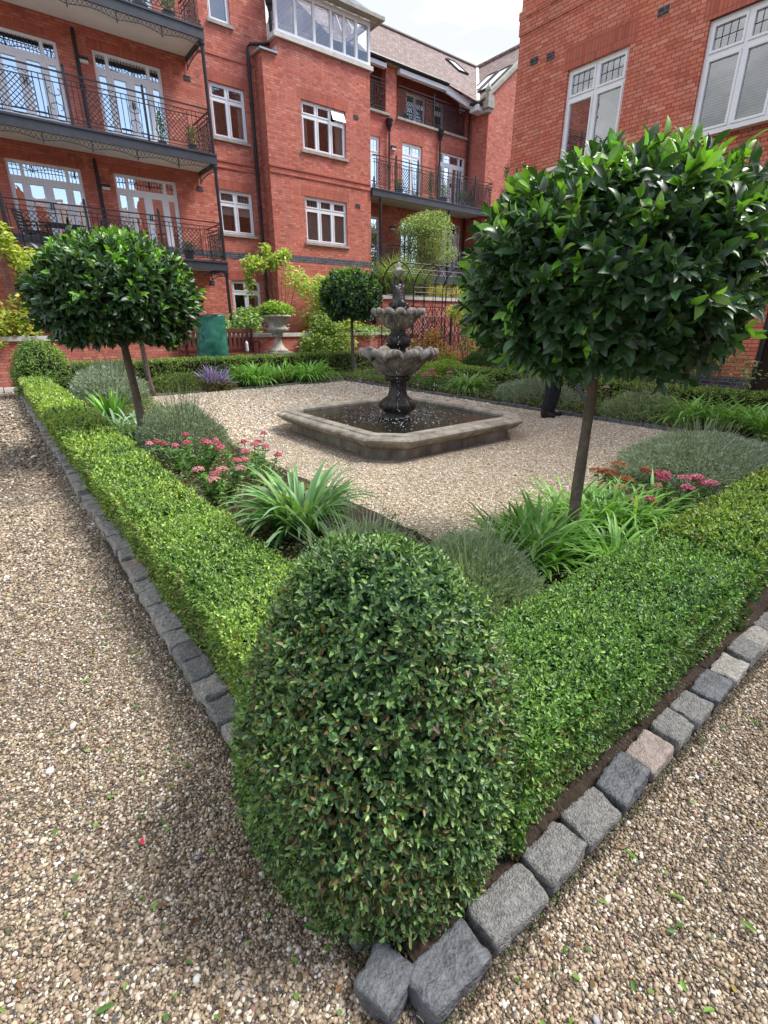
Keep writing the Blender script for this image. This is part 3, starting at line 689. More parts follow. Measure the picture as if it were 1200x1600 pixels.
def vent(F, u, z, parent):
    m = MB(); fb(m, F, u - .11, u + .11, .002, .012, z - .07, z + .07)
    for k in range(5): fb(m, F, u - .1, u + .1, .012, .02, z - .06 + k * .026, z - .048 + k * .026)
    m.build('air_brick', M['blue_brick'], parent)
def downpipe(pts, parent, hopper=None, r=.05):
    m = MB(); m.tube(pts, r, 8)
    for i in range(len(pts) - 1):
        a, b = Vector(pts[i]), Vector(pts[i + 1]); L_ = (b - a).length; k = int(L_ / 1.8)
        for j in range(1, k + 1): c = a + (b - a) * (j / (k + 1)); dd = (b - a).normalized() * .04; m.tube([c - dd, c + dd], r * 1.35, 8)
    o = m.build('downpipe', M['iron'], parent, smooth=False)
    if hopper:
        h = MB(); x, y, z = hopper; h.lathe([(.05, -.25), (.07, -.2), (.09, -.1), (.13, -.05), (.15, .1), (.17, .12), (.17, .17), (.1, .17)], 8, hopper); h.build('hopper', M['iron'], o)

# ---- apartment building: balconied block, plain bay, recessed wing and return gable
apt = thing('apartment_building', 'long red brick apartment building with black iron balconies behind the garden', 'building', (10, 19.2, 0))
FA, FM, FW_, FT, FG = FX(19.2), FX(18.6), FX(20.0), FX(20.8), FX(18.86)
FR = FY(20.9); FS = FY(9.4); 
doors = [(1.62, 3.47, 6.78, 8.93), (4.35, 6.24, 6.78, 9.0), (1.62, 3.48, 3.78, 5.95), (4.37, 6.25, 3.78, 6.0), (1.62, 3.48, 9.9, 12.0), (4.37, 6.25, 9.9, 12.0)]
winsA = [(7.72, 8.95, 7.53, 9.05), (7.65, 8.92, 4.66, 6.03), (7.8, 8.95, 1.75, 3.15), (7.95, 8.68, 10.65, 12.1)]
holes = doors + winsA + [(-2.2, -.4, 6.78, 8.95), (-2.2, -.4, 3.78, 5.95)]
m = MB(); wall(m, FA, -6, 9.95, 0, 13.2, holes)
m.quad((9.95, 19.2, 10), (9.95, 30, 10), (9.95, 30, 13.2), (9.95, 19.2, 13.2))
m.quad((-6, 19.2, 0), (-6, 30, 0), (-6, 30, 13.2), (-6, 19.2, 13.2))
# middle bay, shoulder at z 10.05
winsM = [(10.79, 12.69, 7.55, 9.05), (10.75, 12.66, 4.57, 6.11), (10.9, 12.75, 1.6, 3.2)]
wall(m, FM, 9.4, 13.85, 0, 10.05, winsM)
wall(m, FM, 9.95, 13.85, 10.05, 10.52, [])
m.quad((9.4, 18.6, 0), (9.4, 19.2, 0), (9.4, 19.2, 10.05), (9.4, 18.6, 10.05)); m.quad((9.95, 18.6, 10.05), (9.95, 19.2, 10.05), (9.95, 19.2, 10.52), (9.95, 18.6, 10.52))
m.quad((13.85, 18.6, 0), (13.85, 21.2, 0), (13.85, 21.2, 11.5), (13.85, 18.6, 10.52))
# wing
doorsW = [(14.86, 15.42, 6.85, 9.09), (16.65, 17.86, 6.85, 9.16), (18.9, 20.68, 6.85, 9.19), (14.8, 15.4, 3.8, 6.12), (16.6, 17.9, 3.8, 6.15), (19.3, 20.6, 3.8, 6.28)]
wall(m, FW_, 13.85, 20.9, 0, 9.88, doorsW)
wall(m, FX(20.0), 15.72, 16.3, 9.88, 11.62, [])
m.box(15.72, 16.3, 20.004, 20.3, 9.88, 11.6)
wall(m, FT, 13.85, 20.9, 9.8, 12.4, [(17.5, 18.7, 9.9, 11.35), (19.2, 19.9, 9.9, 11.35)])
m.quad((13.85, 20, 9.875), (20.9, 20, 9.875), (20.9, 20.8, 9.875), (13.85, 20.8, 9.875))
wall(m, FX(20.0), 20.55, 20.9, 9.88, 11.1, [])
# return wall facing -X and gable facing -Y
wall(m, FR, 18.86, 21.3, 0, 11.2, [])
m.quad((20.9, 18.86, 0), (29, 18.86, 0), (29, 18.86, 14.85), (25.2, 18.86, 14.85), (20.9, 18.86, 11.35))
m.build('wall', M['brick'], apt)
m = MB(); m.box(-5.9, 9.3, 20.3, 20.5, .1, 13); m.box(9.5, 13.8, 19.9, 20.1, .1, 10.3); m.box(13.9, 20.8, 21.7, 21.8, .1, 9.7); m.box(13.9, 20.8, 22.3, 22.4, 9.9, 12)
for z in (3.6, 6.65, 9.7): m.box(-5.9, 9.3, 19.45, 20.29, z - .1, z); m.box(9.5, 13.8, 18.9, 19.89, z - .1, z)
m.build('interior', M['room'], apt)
# bands
m = MB()
for F, a, b in ((FA, 7.15, 9.4), (FM, 9.4, 13.852), ):
    for z in (6.66, 6.85): fb(m, F, a, b, .0, .03, z, z + .035)
fb(m, FA, -6, 9.4, .0, .025, 9.75, 9.79); m.build('string_course', M['soldier'], apt)
m = MB(); fb(m, FA, -6, 9.398, .0, .006, 3.86, 4.08); fb(m, FM, 9.396, 13.853, .0, .006, 3.86, 4.08); m.box(9.394, 9.4, 18.6, 19.2, 3.86, 4.08); m.build('blue_brick_band', M['blue_brick'], apt)
m = MB(); m.box(9.3, 9.96, 18.5, 19.19, 10.052, 10.1); m.box(9.93, 9.948, 18.6, 19.19, 10.1, 10.3); m.build('flashing', M['lead'], apt)
for d_ in doors + [(-2.2, -.4, 6.78, 8.95), (-2.2, -.4, 3.78, 5.95)]: french(FA, *d_, apt, 'glass_door' if d_[2] > 6 else 'glass_door'); soldier(FA, d_[0], d_[1], d_[3], apt, .22)
for i, q in enumerate(winsA[:3]): window(FA, *q, apt, 2, q[3] - .42, inside=['curtain', 'roller', 'curtain'][i]); soldier(FA, q[0], q[1], q[3], apt)
window(FA, *winsA[3], apt, 1, 11.7, inside='roller')
window(FM, *winsM[0], apt, 3, 8.62, inside='curtain', open_top=2); window(FM, *winsM[1], apt, 3, 5.7, bars=(4, 3), inside='net'); window(FM, *winsM[2], apt, 3, 2.75, inside='net')
for q in winsM[:2]: soldier(FM, q[0], q[1], q[3], apt, .32)
lampbox(FA, 4.08, 8.62, apt); lampbox(FA, 4.08, 5.53, apt); lampbox(FW_, 16.13, 8.78, apt); lampbox(FW_, 16.1, 5.7, apt)
for u, z in ((7.03, 8.93), (7.02, 5.92), (7.07, 3.02)): vent(FA, u, z, apt)
for u, z in ((13.17, 8.98), (13.19, 6.06)): vent(FM, u, z, apt)
downpipe([(3.92, 19.1, 9.3), (3.92, 19.1, 6.7)], apt); downpipe([(3.88, 19.1, 6.25), (3.88, 19.1, 3.7)], apt)
downpipe([(10.06, 19.08, 11.5), (10.06, 19.08, 10.62), (9.98, 19.08, 10.5), (9.25, 19.08, 10.32), (9.15, 19.08, 10.2), (9.15, 19.08, 1)], apt, (10.06, 19.08, 11.6), .055)
downpipe([(15.84, 19.9, 9.4), (15.84, 19.9, 6.7)], apt, (15.84, 19.9, 9.6), .045); downpipe([(18.87, 19.9, 9.6), (18.87, 19.9, 6.7)], apt, (18.87, 19.9, 9.8), .045)
downpipe([(20.3, 19.5, 10.95), (20.6, 19.75, 10.75), (20.7, 19.88, 10.5), (20.7, 19.88, 1)], apt, None, .05)
# wing doors
for q in (doorsW[0], doorsW[3]): window(FW_, *q, apt, 1, q[3] - .6, bars=(2, 2), inside=None, sill=False, glass='glass_door', name='balcony_door')
for q in (doorsW[1], doorsW[4]): window(FW_, *q, apt, 2, q[3] - .5, bars=(2, 2), inside='curtain', sill=False, glass='glass_door', name='balcony_door')
for q in (doorsW[2], doorsW[5]): french(FW_, *q, apt)
for q in doorsW[:3]: soldier(FW_, q[0], q[1], q[3], apt, .3)
window(FT, 17.5, 18.7, 9.9, 11.35, apt, 2, 10.95, bars=None, inside='curtain', sill=False, name='balcony_door'); window(FT, 19.2, 19.9, 9.9, 11.35, apt, 1, 10.95, bars=None, inside=None, sill=False, name='balcony_door')
m = MB(); m.box(16.38, 16.62, 20.5, 20.79, 9.9, 11.3); m.build('door_frame', M['white'], apt)
# eaves, gutter, roof
m = MB(); m.box(14.6, 15.6, 19.78, 19.98, 11.42, 11.56); m.box(16.32, 19.1, 19.78, 19.98, 11.42, 11.58)
m.beam((19.1, 19.86, 11.5), (20.5, 19.42, 10.98), .1, .26); m.box(20.3, 20.88, 19.0, 19.5, 10.78, 11.0); m.build('eaves_board', M['white'], apt)
m = MB(); m.tube([(13.9, 19.7, 11.66), (19.1, 19.7, 11.66)], .06, 8); m.tube([(20.1, 19.3, 11.02), (20.5, 19.2, 11.0), (20.46, 18.9, 11.0)], .06, 8); m.build('gutter', M['iron'], apt)
m = MB()
pr = lambda y: 11.65 + .8 * (y - 19.75)
m.quad((13.0, 19.7, pr(19.7)), (19.15, 19.7, pr(19.7)), (20.35, 19.05, pr(19.05)), (25.2, 23.8, pr(23.8)), (13.0, 23.8, pr(23.8)))
m.quad((13.0, 23.8, pr(23.8)), (25.2, 23.8, pr(23.8)), (25.2, 28, 11.5), (13.0, 28, 11.5))
m.quad((13.0, 19.7, pr(19.7)), (13.0, 23.8, pr(23.8)), (13.0, 28, 11.5), (13, 28, 10), (13, 19.7, 10))
m.build('roof', M['roof_x'], apt)
m = MB(); sx = (14.9 - 11.09) / (25.2 - 20.35)
m.quad((20.35, 19.05, 11.09), (20.5, 18.86, 11.2), (25.2, 18.86, 14.89), (25.2, 23.8, 14.89))
m.quad((25.2, 18.86, 14.89), (30, 18.86, 11.1), (30, 28, 11.1), (25.2, 28, 14.89)); m.build('roof', M['roof_y'], apt)
m = MB(); m.beam((20.35, 19.05, 11.13), (25.2, 23.8, 14.95), .16, .05); m.build('valley_flashing', M['coping'], apt)
m = MB(); m.tube([(13.0, 23.8, 14.92), (25.2, 23.8, 14.92)], .09, 6); m.tube([(25.2, 23.8, 14.95), (25.2, 18.86, 14.95)], .09, 6); m.build('ridge_tiles', M['roof_y'], apt)
m = MB(); m.beam((20.7, 18.86, 11.35), (25.3, 18.86, 15.08), .34, .14); m.box(20.55, 21.0, 18.6, 19.05, 10.85, 11.1); m.box(20.6, 20.98, 18.64, 19.03, 11.1, 11.35); m.box(20.64, 20.94, 18.68, 19.0, 10.7, 10.85)
m.lathe([(.02, 0), (.14, .02), (.1, .08), (.15, .2), (.13, .3), (.04, .42), (.01, .5)], 10, (20.78, 18.84, 11.35)); m.build('gable_coping', M['stone'], apt)
def skylight(a, b, c, d):
    a, b, c, d = map(Vector, (a, b, c, d)); m = MB(); m.tube([a, b, c, d], .05, 4, closed=True); o = m.build('skylight', M['iron'], apt)
    g = MB(); g.quad(a, b, c, d); g.build('pane', M['white'], o)
def onx(x, y): return (x, y, pr(y) + .06)
skylight(onx(22.0, 22.0), onx(22.65, 22.0), onx(22.65, 23.0), onx(22.0, 23.0))
def ony(x, y): return (x, y, 11.09 + (x - 20.35) * sx + .07)
skylight(ony(21.3, 20.0), ony(21.3, 19.3), ony(22.8, 19.3), ony(22.8, 20.0)); skylight(ony(21.6, 20.9), ony(21.6, 20.25), ony(22.9, 20.25), ony(22.9, 20.9))
# terrace copings and railings of the wing
m = MB(); m.box(13.852, 15.9, 19.88, 20.06, 9.886, 9.97); m.box(16.3, 20.75, 19.88, 20.06, 9.886, 9.97); m.box(15.62, 16.4, 19.85, 20.4, 11.625, 11.72); m.build('coping', M['stone'], apt)
m = MB(); railing(m, (13.9, 19.95), (15.68, 19.95), 9.98, 1.08, 1.8); m.build('terrace_railing', M['iron'], apt)
m = MB(); railing(m, (16.35, 19.95), (20.55, 19.95), 9.98, 1.08, 2.1); m.build('terrace_railing', M['iron'], apt)
# glazed conservatory on top of the bay
m = MB(); m.box(9.85, 13.95, 18.5, 19.0, 10.525, 10.66)
m.build('stone_ledge', M['coping'], apt)
m = MB(); g = MB(); zb, zt = 10.662, 11.86
X = [10.0, 10.72, 11.45, 12.15, 12.7, 13.22, 13.8]
for x in X: m.box(x - .045, x + .045, 18.56, 18.66, zb, zt)
m.box(9.95, 13.85, 18.555, 18.665, zb, zb + .09); m.box(9.95, 13.85, 18.555, 18.665, zt - .05, zt + .12)
for y in (19.4, 20.2, 21.0): m.box(13.76, 13.86, y - .04, y + .04, zb, zt); m.box(9.96, 10.04, y - .04, y + .04, zb, zt)
for xx in (13.76, 9.96): m.box(xx, xx + .1, 18.67, 21, zb, zb + .08); m.box(xx, xx + .1, 18.67, 21, zt - .05, zt + .1)
g.quad((10, 18.61, zb), (13.8, 18.61, zb), (13.8, 18.61, zt), (10, 18.61, zt)); g.quad((13.81, 18.62, zb), (13.81, 21, zb), (13.81, 21, zt), (13.81, 18.62, zt))
cons = m.build('conservatory', M['white'], apt)
apex0, apex1 = Vector((11.2, 19.8, 13.3)), Vector((12.6, 19.8, 13.3)); e_ = [Vector((9.7, 18.3, 12.02)), Vector((14.15, 18.3, 12.02)), Vector((14.15, 21.3, 12.02)), Vector((9.7, 21.3, 12.02))]
b = MB(); b.beam(apex0, apex1, .08, .08)
for i in range(9): t = i / 8; b.beam(e_[0].lerp(e_[1], t), apex0.lerp(apex1, t), .05, .06)
for i in range(1, 5): t = i / 4; b.beam(e_[1].lerp(e_[2], t), apex1, .05, .06); b.beam(e_[0].lerp(e_[3], t), apex0, .05, .06)
b.build('glazing_bar', M['white'], cons)
b = MB(); b.box(9.98, 13.74, 21.06, 21.1, 10.6, 12.0); b.build('back_wall', M['white'], cons)
g.quad(e_[0], e_[1], apex1, apex0); g.quad(e_[1], e_[2], apex1); g.quad(e_[3], e_[0], apex0); g.quad(e_[2], e_[3], apex0, apex1); g.build('pane', M['glass_clear'], cons)
b = MB(); b.box(9.66, 14.2, 18.22, 18.54, 11.985, 12.0); b.box(9.62, 14.24, 18.16, 18.24, 11.95, 12.06); b.box(14.16, 14.24, 18.24, 21.3, 11.95, 12.06); b.box(13.87, 14.16, 18.55, 21.3, 11.98, 11.995); b.build('gutter', M['stone'], cons)
b = MB(); b.box(10.1, 13.7, 20.95, 21.05, 10.6, 11.5); b.box(10.6, 11.3, 19.9, 20.4, 10.6, 11.1); b.box(12.5, 13.3, 20.2, 20.8, 10.6, 11.25); b.build('furniture', M['curtain'], cons)

# balconies (parts of the building)
def balcony(x0, x1, ztop, yf, yw, rail_h, posts, rposts, parent, fh=.28, period=1.86, side=(0, 1), trim=True):
    m = MB(); m.box(x0 + .06, x1 - .06, yf + .07, yw, ztop - fh + .1, ztop - .03); o = m.build('balcony', M['soffit'], parent)
    m = MB(); m.box(x0, x1, yf, yf + .06, ztop - fh, ztop); m.box(x0, x1, yf - .025, yf, ztop - .05, ztop + .0)
    m.box(x1 - .06, x1, yf + .062, yw, ztop - fh, ztop); m.box(x0, x0 + .06, yf + .062, yw, ztop - fh, ztop); m.build('fascia', M['fascia'], o)
    m = MB(); railing(m, (x0 + .06, yf + .05), (x1 - .04, yf + .05), ztop, rail_h, period)
    if side[1]: railing(m, (x1 - .05, yf + .08), (x1 - .05, yw - .03), ztop, rail_h, 1.6)
    if side[0]: railing(m, (x0 + .05, yf + .08), (x0 + .05, yw - .03), ztop, rail_h, 1.6)
    m.build('railing', M['iron'], o)
    if trim:
        m = MB(); trellis_trim(m, (x0 + .05, yf + .03), (x1 - .05, yf + .03), ztop - fh); trellis_trim(m, (x1 - .03, yf + .05), (x1 - .03, yw - .05), ztop - fh, .2); m.build('trellis_trim', M['iron'], o)
    for (px, za, zb_) in posts:
        q = MB(); q.tube([(px, yf + .03, za), (px, yf + .03, zb_)], .05, 10); q.tube([(px, yf + .03, zb_ - .12), (px, yf + .03, zb_ - .05)], .075, 10); q.build('post', M['iron'], o)
    return o
balcony(-4.5, 7.1, 9.65, 17.6, 19.19, 1.1, [(7.02, 6.6, 9.37)], 0, apt)
balcony(-4.5, 7.1, 6.58, 17.6, 19.19, 1.12, [(7.02, 3.6, 6.3)], 0, apt)
balcony(1.1, 7.1, 3.57, 17.6, 19.19, 1.12, [(7.02, .9, 3.29), (1.2, .9, 3.29), (1.2, 3.57, 6.3)], 0, apt)
balcony(13.87, 21.2, 6.79, 18.5, 19.99, 1.13, [(14.3, 1, 6.5), (18.3, 1, 6.5)], 0, apt, period=1.22, trim=False)
m = MB(); railing(m, (13.9, 18.55), (20.85, 18.55), 3.75, 1.05, 1.7); m.box(13.87, 20.88, 18.5, 19.99, 3.4, 3.72); m.build('balcony', M['fascia'], apt)
m = MB()
for x in np.arange(14.0, 20.8, .1): m.tube([(x, 18.6, 1.6), (x, 18.6, 2.9)], .012, 4)
m.box(13.9, 20.85, 18.58, 18.62, 2.9, 2.95); m.box(13.9, 20.85, 18.58, 18.62, 1.55, 1.6); m.build('railing', M['iron'], apt)

# ---- brick building on the right, facade along Y
rb = thing('brick_building', 'bright red brick building with tall white windows close by on the right', 'building', (14, 3, 0))
FB = FY(12.0)
wr = [(7.05, 8.5, 5.2, 7.06), (2.95, 5.52, 5.1, 6.9)]
gd = (1.0, 3.42, .12, 1.9)
m = MB(); wall(m, FB, -8, 9.97, 0, 8.15, wr + [gd, (7.0, 8.4, 1.3, 3.1), (3.9, 5.3, 1.6, 3.3)]); wall(m, FY(11.97), -8, 9.99, 8.15, 8.45, []); wall(m, FY(11.95), -8, 10.01, 8.45, 8.6, []); wall(m, FB, -8, 9.97, 8.6, 12.5, [])
m.quad((12, 9.97, 0), (20, 9.97, 0), (20, 9.97, 12.5), (12, 9.97, 12.5))
for z0, z1, x_, y_ in ((8.15, 8.45, 11.97, 9.99), (8.45, 8.6, 11.95, 10.01)):
    m.quad((x_, y_, z0), (20, y_, z0), (20, y_, z1), (x_, y_, z1)); m.quad((x_, -8, z0), (x_, y_, z0), (20, y_, z0), (20, -8, z0))
m.quad((11.95, -8, 8.6), (11.95, 10.01, 8.6), (20, 10.01, 8.6), (20, -8, 8.6)); m.quad((12, -8, 0), (20, -8, 0), (20, -8, 12.5), (12, -8, 12.5)); m.quad((12, -8, 12.5), (12, 9.97, 12.5), (20, 9.97, 12.5), (20, -8, 12.5))
m.build('wall', M['brick_bright'], rb)
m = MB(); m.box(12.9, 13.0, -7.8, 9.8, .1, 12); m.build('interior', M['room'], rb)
window(FB, *wr[0], rb, 2, 6.5, bars=(4, 2), inside='blind', glass='glass'); window(FB, *wr[1], rb, 4, 6.35, bars=(4, 2), inside='blind', glass='glass')
window(FB, 7.0, 8.4, 1.3, 3.1, rb, 2, 2.6, inside='blind'); window(FB, 3.9, 5.3, 1.6, 3.3, rb, 2, 2.8, inside='blind')
for q in wr: soldier(FB, q[0], q[1], q[3], rb, .42)
m = MB(); m.box(11.78, 11.94, 6.9, 8.65, 5.09, 5.16); m.box(11.78, 11.94, 2.8, 5.67, 4.99, 5.06); m.build('sill', M['white'], rb)
m = MB(); m.box(11.93, 11.998, 3.42, 9.9, .0, .62); m.build('plinth', M['blue_brick'], rb)
m = MB()
for a_, b_ in ((1.0, 1.08), (3.34, 3.42), (2.17, 2.25)): m.box(12.05, 12.15, a_, b_, .12, 1.9)
m.box(12.05, 12.15, 1.08, 3.34, 1.82, 1.9); m.build('door_frame', M['iron'], rb)
for u, z in ((9.48, 7.54), (9.02, 7.48), (6.44, 7.37)): vent(FB, u, z, rb)

# ---- building across the court behind the viewpoint, seen only as reflections
bb = thing('brick_building', 'gabled red brick building opposite, mirrored in the balcony doors', 'building', (5, -20, 0))
FBB = 0
m = MB(); m.box(-14, 22, -26, -16, 0, 8.6)
m.quad((1, -15.9, 8.6), (8, -15.9, 8.6), (4.5, -15.9, 12.4)); m.quad((-9, -15.9, 8.6), (-3, -15.9, 8.6), (-6, -15.9, 11.8))
m.build('wall', M['brick'], bb)
m = MB(); m.quad((-14.4, -15.6, 8.5), (22.4, -15.6, 8.5), (22.4, -21, 12.2), (-14.4, -21, 12.2)); m.quad((-14.4, -26.4, 8.5), (22.4, -26.4, 8.5), (22.4, -21, 12.2), (-14.4, -21, 12.2)); m.build('roof', M['roof_x'], bb)
class FN:
    def p(s, u, n, z): return (u, -16 + n, z)
for x in np.arange(-12, 20, 3.6):
    for z in (1.2, 4.2, 6.4):
        q = MB(); fb(q, FN(), x, x + 1.4, 0.003, .05, z, z + 1.5); o = q.build('window', M['white'], bb)
        q = MB(); fb(q, FN(), x + .1, x + .65, .051, .055, z + .1, z + 1.4); fb(q, FN(), x + .75, x + 1.3, .051, .055, z + .1, z + 1.4); q.build('pane', M['room'], o)

# ---- garden walls and terrace
tag(sheet('terrace', -8, 21, 17.0, 20.3, 1.02, M['terrace']), kind='structure')
m = MB(); m.box(-8, 14.4, 16.85, 17.1, 0, 1.2); gw = thing('garden_wall', 'low red brick garden wall with pale coping behind the far flower bed', 'wall', (3, 17, 0)); m.build('wall', M['brick'], gw)
m = MB(); x = -8
while x < 14.4: m.box(x, min(x + .9, 14.45) - .008, 16.8, 17.15, 1.202, 1.32); x += .9
m.build('coping', M['coping'], gw)
gw = thing('garden_wall', 'higher red brick planter wall with grey coping behind the iron pergola', 'wall', (17, 17.7, 0))
m = MB(); m.box(13.5, 22, 17.5, 17.8, 0, 2.6); m.box(14.46, 22, 17.0, 17.2, 0, 1.2); m.build('wall', M['brick'], gw)
m = MB(); x = 13.4
while x < 22: m.box(x, x + .89, 17.44, 17.86, 2.602, 2.74); x += .9
m.build('coping', M['coping'], gw)

# ------------------------------------------------------------------ fountain
M['fstone'] = noisy('fountain_stone', (.10, .085, .065), (.42, .38, .31), 5, .8, .5, bscale=50)
M['fdark'] = noisy('fountain_wet_stone', (.010, .009, .008), (.06, .052, .043), 11, .3, .5, bscale=40)
M['fpale'] = noisy('fountain_pale_stone', (.2, .185, .165), (.46, .44, .41), 9, .65, .5, bscale=50)
def stained(name, lo, hi, sc, streak):
    """weathered limestone with vertical dark streaks"""
    m, t, b = newmat(name); l = t.links.new
    tc = nd(t, 'ShaderNodeTexCoord'); mp = nd(t, 'ShaderNodeMapping'); mp.inputs['Scale'].default_value = (1, 1, streak); l(tc.outputs['Object'], mp.inputs[0])
    n = nd(t, 'ShaderNodeTexNoise', i_Scale=sc, i_Detail=8, i_Roughness=.7); l(mp.outputs[0], n.inputs[0])
    r = ramp(t, [(.3, lo), (.5, tuple((a + b_) / 2 for a, b_ in zip(lo, hi))), (.66, hi)]); l(n.outputs[0], r.inputs[0])
    n2 = nd(t, 'ShaderNodeTexNoise', i_Scale=70, i_Detail=5); l(tc.outputs['Object'], n2.inputs[0])
    mm = nd(t, 'ShaderNodeMix', data_type='RGBA', blend_type='OVERLAY'); mm.inputs[0].default_value = .6; l(r.outputs[0], mm.inputs[6]); l(n2.outputs[0], mm.inputs[7])
    l(mm.outputs[2], b.inputs['Base Color']); b.inputs['Roughness'].default_value = .8
    bp = nd(t, 'ShaderNodeBump', i_Strength=.5, i_Distance=.01); l(n2.outputs[0], bp.inputs['Height']); l(bp.outputs[0], b.inputs['Normal'])
    return m
M['rim'] = stained('basin_stone', (.09, .075, .055), (.38, .345, .285), 4.5, .45)
M['bowl'] = stained('bowl_stone', (.03, .027, .022), (.36, .33, .285), 9, .3)
fx, fy = 5.0, 6.05
fo = thing('fountain', 'weathered stone two tier fountain with scalloped bowls in a square pool', 'fountain', (fx, fy, 0))
def octo(hx, hy, ch): return [(hx, -hy + ch), (hx, hy - ch), (hx - ch, hy), (-hx + ch, hy), (-hx, hy - ch), (-hx, -hy + ch), (-hx + ch, -hy), (hx - ch, -hy)]
m = MB(); prof = [(.20, 0), (.20, .13), (.165, .15), (.12, .165), (.06, .20), (.035, .235), (.0, .25), (-.01, .285), (.01, .305), (.05, .312), (.12, .312), (.135, .33), (.27, .33), (.30, .30), (.305, .05)]
n0 = len(m.v); K = 8
for (ins, z) in prof:
    hx, hy = 1.52 - ins, 1.60 - ins; ch = .42 - ins * .586
    for (x, y) in octo(hx, hy, ch): m.v.append((fx + x, fy + y, z))
for i in range(len(prof) - 1):
    for j in range(8): m.f.append((i * 8 + j, i * 8 + (j + 1) % 8, (i + 1) * 8 + (j + 1) % 8, (i + 1) * 8 + j))
rim = m.build('basin', M['rim'], fo)
# water, rippled by falling drops
N = 150; X, Y = np.meshgrid(np.linspace(-1.25, 1.25, N), np.linspace(-1.33, 1.33, N)); D = np.hypot(X, Y)
Z = np.zeros_like(X)
for _ in range(260):
    a = rng.uniform(0, 6.28); r_ = rng.normal(.62, .24); cx, cy = r_ * np.cos(a), r_ * np.sin(a); dd = np.hypot(X - cx, Y - cy); Z += .006 * np.cos(dd * rng.uniform(70, 120)) * np.exp(-(dd / .10) ** 2)
P = np.stack([X + fx, Y + fy, Z + .265], -1).reshape(-1, 3)
i = np.arange(N * N).reshape(N, N); f = np.stack([i[:-1, :-1], i[:-1, 1:], i[1:, 1:], i[1:, :-1]], -1).reshape(-1, 4)
wm, t, b = newmat('pool_water'); b.inputs['Base Color'].default_value = (.012, .012, .008, 1); b.inputs['Roughness'].default_value = .04; b.inputs['IOR'].default_value = 1.33
b.inputs['Specular IOR Level'].default_value = .8
n = nd(t, 'ShaderNodeTexNoise', i_Scale=26, i_Detail=3); bp = nd(t, 'ShaderNodeBump', i_Strength=.45, i_Distance=.02); t.links.new(n.outputs[0], bp.inputs['Height']); t.links.new(bp.outputs[0], b.inputs['Normal'])
tc = nd(t, 'ShaderNodeTexCoord'); t.links.new(tc.outputs['Object'], n.inputs[0])
npmesh('water', P, [f], wm, fo, smooth=True)
# foamy flecks where water falls in, coloured pale to double as ripple glints
n = 420; a = rng.uniform(0, 6.28, n); r_ = np.abs(rng.normal(.6, .28, n)); c = np.stack([fx + r_ * np.cos(a), fy + r_ * np.sin(a), np.full(n, .271)], 1)
c = c[(np.abs(c[:, 0] - fx) < 1.15) & (np.abs(c[:, 1] - fy) < 1.22)]; n = len(c); s = rng.uniform(.003, .011, n)
V, F, C = blobs(c, np.stack([s * 1.8, s, s * .3], 1), vary((.5, .53, .56), n, .4, .03)); tag(npmesh('foam_glints', V, F, M['pebble'], fo, C, smooth=True), kind='stuff')
# pedestal
ped = MB()
pf = [(.30, .18), (.30, .235), (.27, .25), (.255, .275), (.20, .30), (.19, .32), (.235, .36), (.27, .42), (.265, .47), (.21, .53), (.155, .58), (.13, .66), (.125, .74), (.14, .80), (.175, .85), (.185, .88), (.15, .91), (.12, .93)]
ped.lathe(pf, 48, (fx, fy, 0), lambda i, t, r: (r * (1 + (.10 if 5 < i < 10 else .05 if i >= 10 else 0) * math.cos(8 * t + (i * .0))), 0))
for k in range(8):
    a = k * math.pi / 4; ped.ball((fx + .235 * math.cos(a), fy + .235 * math.sin(a), .42), .06, 8, 1.1); ped.ball((fx + .165 * math.cos(a + .39), fy + .165 * math.sin(a + .39), .855), .045, 7)
ped.build('pedestal', M['fdark'], fo, smooth=True)
def bowl(z0, R_, hgt, lobes, roll, mat, name):
    b = MB(); H0 = z0 + hgt
    prof = [(.105 + (R_ * .90 - .105) * (k / 9) ** .72, z0 + hgt * .92 * (k / 9) ** 1.25) for k in range(10)]
    prof += [(R_ * .965, H0 - roll * .15), (R_ * 1.0, H0 - roll * .45), (R_ * 1.045, H0 - roll * .35), (R_ * 1.06, H0), (R_ * 1.03, H0 + roll * .35), (R_ * .96, H0 + roll * .5), (R_ * .88, H0 + roll * .25), (R_ * .8, H0 - roll * .5), (R_ * .5, z0 + hgt * .55), (.09, z0 + hgt * .35)]
    def mod(i, t, r):
        s = abs(math.sin(lobes * t / 2)) ** .55; amp = min(1, (i / 9)) ** 1.2 if i < 16 else max(0, (19 - i) / 4)
        return r * (1 - .17 * amp * (1 - s) + .012 * amp * math.cos(lobes * 4 * t)), roll * .75 * amp * (s - .6)
    b.lathe(prof, lobes * 20, (fx, fy, 0), mod); o = b.build(name, mat, fo, smooth=True)
    g = MB(); g.lathe([(R_ * .74, H0 - roll * .55), (.05, H0 - roll * .55)], 32, (fx, fy, 0)); g.build('water', wm, o)
    return o
bowl(.88, .585, .33, 12, .12, M['bowl'], 'lower_bowl')
p2 = MB(); p2.lathe([(.16, 1.02), (.17, 1.2), (.12, 1.24), (.11, 1.28), (.17, 1.34), (.185, 1.42), (.15, 1.47), (.10, 1.52), (.10, 1.58), (.13, 1.63), (.14, 1.66)], 40, (fx, fy, 0), lambda i, t, r: (r * (1 + .12 * math.cos(6 * t + i * .4)), 0))
for k in range(6): a = k * math.pi / 3; p2.ball((fx + .15 * math.cos(a), fy + .15 * math.sin(a), 1.38), .055, 7, 1.2); p2.ball((fx + .11 * math.cos(a), fy + .11 * math.sin(a), 1.62), .035, 6)
p2.build('baluster', M['fdark'], fo, smooth=True)
bowl(1.56, .39, .235, 13, .085, M['bowl'], 'upper_bowl')
